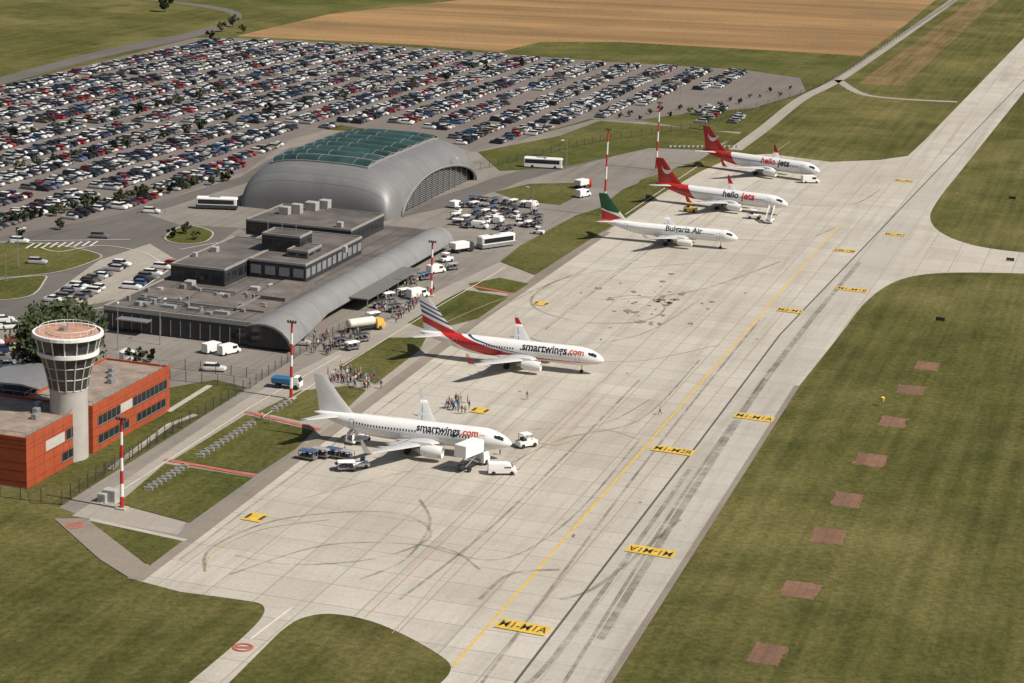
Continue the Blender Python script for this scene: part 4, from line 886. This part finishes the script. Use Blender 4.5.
for j,(ya,yb,xa,xb,n) in enumerate([(226,176,2,250,24),(176,128,0,220,12),(140,92,10,240,11),(120,60,230,560,9)]):
    for i in range(n):
        x=xa+(xb-xa)*i/n+R.uniform(-4,4);y=ya+(yb-ya)*i/n+R.uniform(-1,1)
        if inpoly(x,y,HALL): continue
        p=P(x,y);kk+=1;put('t%d'%(kk%3),lambda:None,(p.x,p.y,0),kk,f'small tree, {ordn(i+1)} from the left in {["front","second","third","rear"][j]} line of the car park','tree','small trees in the car park',R.uniform(.5,.85))
for i in range(24):
    x=560+i*10;y=118+R.uniform(-4,4)-abs(i-12)*.3-max(0,(i-9))*1.6;p=P(x,y);put('t%d'%(i%3),lambda:None,(p.x,p.y,0),i,f'low bush, {ordn(i+1)} from the left beyond the right car park','bush','bushes right of the car park',R.uniform(.25,.5))
# ---------------------------------------------------------------- people
SH=[(.03,.03,.04),(.6,.6,.58),(.1,.14,.3),(.4,.05,.05),(.25,.3,.2),(.55,.4,.2),(.05,.2,.3),(.3,.3,.32)]
TR=[(.03,.035,.06),(.1,.1,.11),(.3,.26,.2),(.05,.08,.16)]
skin=mat('skin',(.5,.3,.2),.6);hair=[mat('hair_dark',(.03,.02,.015),.6),mat('hair_fair',(.25,.16,.07),.6)];shoe=mat('shoes',(.03,.03,.03),.6)
def mk_person(pose,si,ti,hi):
    st=.30 if pose=='walking' else .06
    J=[(0,0,.95),(0,0,1.15),(0,0,1.38),(0,0,1.5),(.015,0,1.64),(.02,0,1.74),
       (0,.1,.9),(st*.55,.1,.5),(st*.9-.02,.1,.1),(st*.9+.14,.1,.04),(0,-.1,.9),(-st*.3,-.1,.5),(-st*1.1,-.1,.12),(-st*1.1+.14,-.1,.04),
       (0,.19,1.4),(-st*.4,.24,1.13),(-st*.2+.05,.25,.88),(-st*.2+.08,.25,.79),(0,-.19,1.4),(st*.3,-.24,1.13),(st*.8+.05,-.25,.9),(st*.8+.08,-.25,.81)]
    E=[(0,1),(1,2),(2,3),(3,4),(4,5),(0,6),(6,7),(7,8),(8,9),(0,10),(10,11),(11,12),(12,13),(2,14),(14,15),(15,16),(16,17),(2,18),(18,19),(19,20),(20,21)]
    rd=[.14,.13,.15,.055,.10,.07,.095,.065,.045,.04,.095,.065,.045,.04,.06,.047,.035,.035,.06,.047,.035,.035]
    me=bpy.data.meshes.new('p');me.from_pydata(J,E,[]);o=bpy.data.objects.new('p',me);C.objects.link(o);md=o.modifiers.new('s','SKIN');o.modifiers.new('u','SUBSURF').levels=1
    for i,v in enumerate(me.skin_vertices[0].data): v.radius=(rd[i]*(.8 if i<3 else 1),rd[i]);v.use_root=(i==0)
    bpy.context.view_layer.update();m2=bpy.data.meshes.new_from_object(o.evaluated_get(bpy.context.evaluated_depsgraph_get()));bpy.data.objects.remove(o)
    m2.name='person'
    m2.materials.clear()
    for q in (shoe,mat('trousers_%d'%ti,TR[ti],.8),mat('shirt_%d'%si,SH[si],.8),skin,hair[hi]): m2.materials.append(q)
    for f in m2.polygons:
        c=f.center;z=c.z;arm=abs(c.y)>.185
        f.material_index=4 if (z>1.69 or (z>1.6 and c.x<0)) else 3 if (z>1.5 or (arm and z<.97)) else 2 if (z>.97 or arm) else 1 if z>.09 else 0
        f.use_smooth=True
    ob=bpy.data.objects.new('person',m2);C.objects.link(ob);return ob
SN=['dark','white','navy','red','olive','tan','teal','grey']
def people(pts,where,group):
    for i,(x,y) in enumerate(pts):
        p=P(x,y);si=R.randrange(8);ti=R.randrange(4);hi=R.randrange(2);ps=R.choice(['walking','walking','standing'])
        put(('p',ps,si,ti,hi),lambda:mk_person(ps,si,ti,hi),(p.x,p.y,.1),R.uniform(0,6.28),f'{ps} person in {SN[si]} top, {ordn(i+1)} from left {where}','person',group)
U=lambda n:[R.random() for _ in range(n)]
people(sorted([(R.uniform(325,345)+u*44,R.uniform(370,384)+u*12) for u in U(62)]),'in line to the white airliner','passengers crossing to the white airliner')
people(sorted([(R.uniform(306,332),R.uniform(336,356)) for _ in range(22)]),'outside the terminal end','people outside the terminal end')
people(sorted([(326+u*88+R.uniform(-5,5),356-u*70+R.uniform(-4,4)) for u in U(72)]),'along the terminal kerb','people along the terminal kerb')
people(sorted([(R.uniform(446,470),R.uniform(402,415)) for _ in range(20)]),'between the two nearest airliners','people between the two nearest airliners')
people(sorted([(392+u*40+R.uniform(-3,3),322-u*30+R.uniform(-3,3)) for u in U(44)]),'near the striped tail','people near the striped tail')
people([(262,421),(270,424),(345,455),(500,455),(527,400),(660,415)],'among scattered ground crew','ground crew on the apron')
# ---------------------------------------------------------------- light
w=bpy.data.worlds.new('World');S.world=w;w.use_nodes=True;t=w.node_tree;bg=t.nodes['Background'];sk=t.nodes.new('ShaderNodeTexSky');sk.sky_type='NISHITA';sk.sun_disc=False
EL=math.radians(49);sx,sy=.93,-.36;sk.sun_elevation=EL;sk.sun_rotation=math.atan2(sx,sy);sk.air_density=1.2;sk.dust_density=2.5
t.links.new(sk.outputs[0],bg.inputs[0]);bg.inputs[1].default_value=.055
sd=Vector((sx,sy,0)).normalized()*math.cos(EL)+Vector((0,0,math.sin(EL)))
sl=bpy.data.lights.new('sun','SUN');sl.energy=5.0;sl.angle=math.radians(.5);sl.color=(1,.93,.83);so=bpy.data.objects.new('sun',sl);C.objects.link(so);so.rotation_euler=sd.to_track_quat('Z','Y').to_euler();so.location=(0,300,300)
S.view_settings.view_transform='Standard';S.view_settings.look='None';S.view_settings.exposure=0
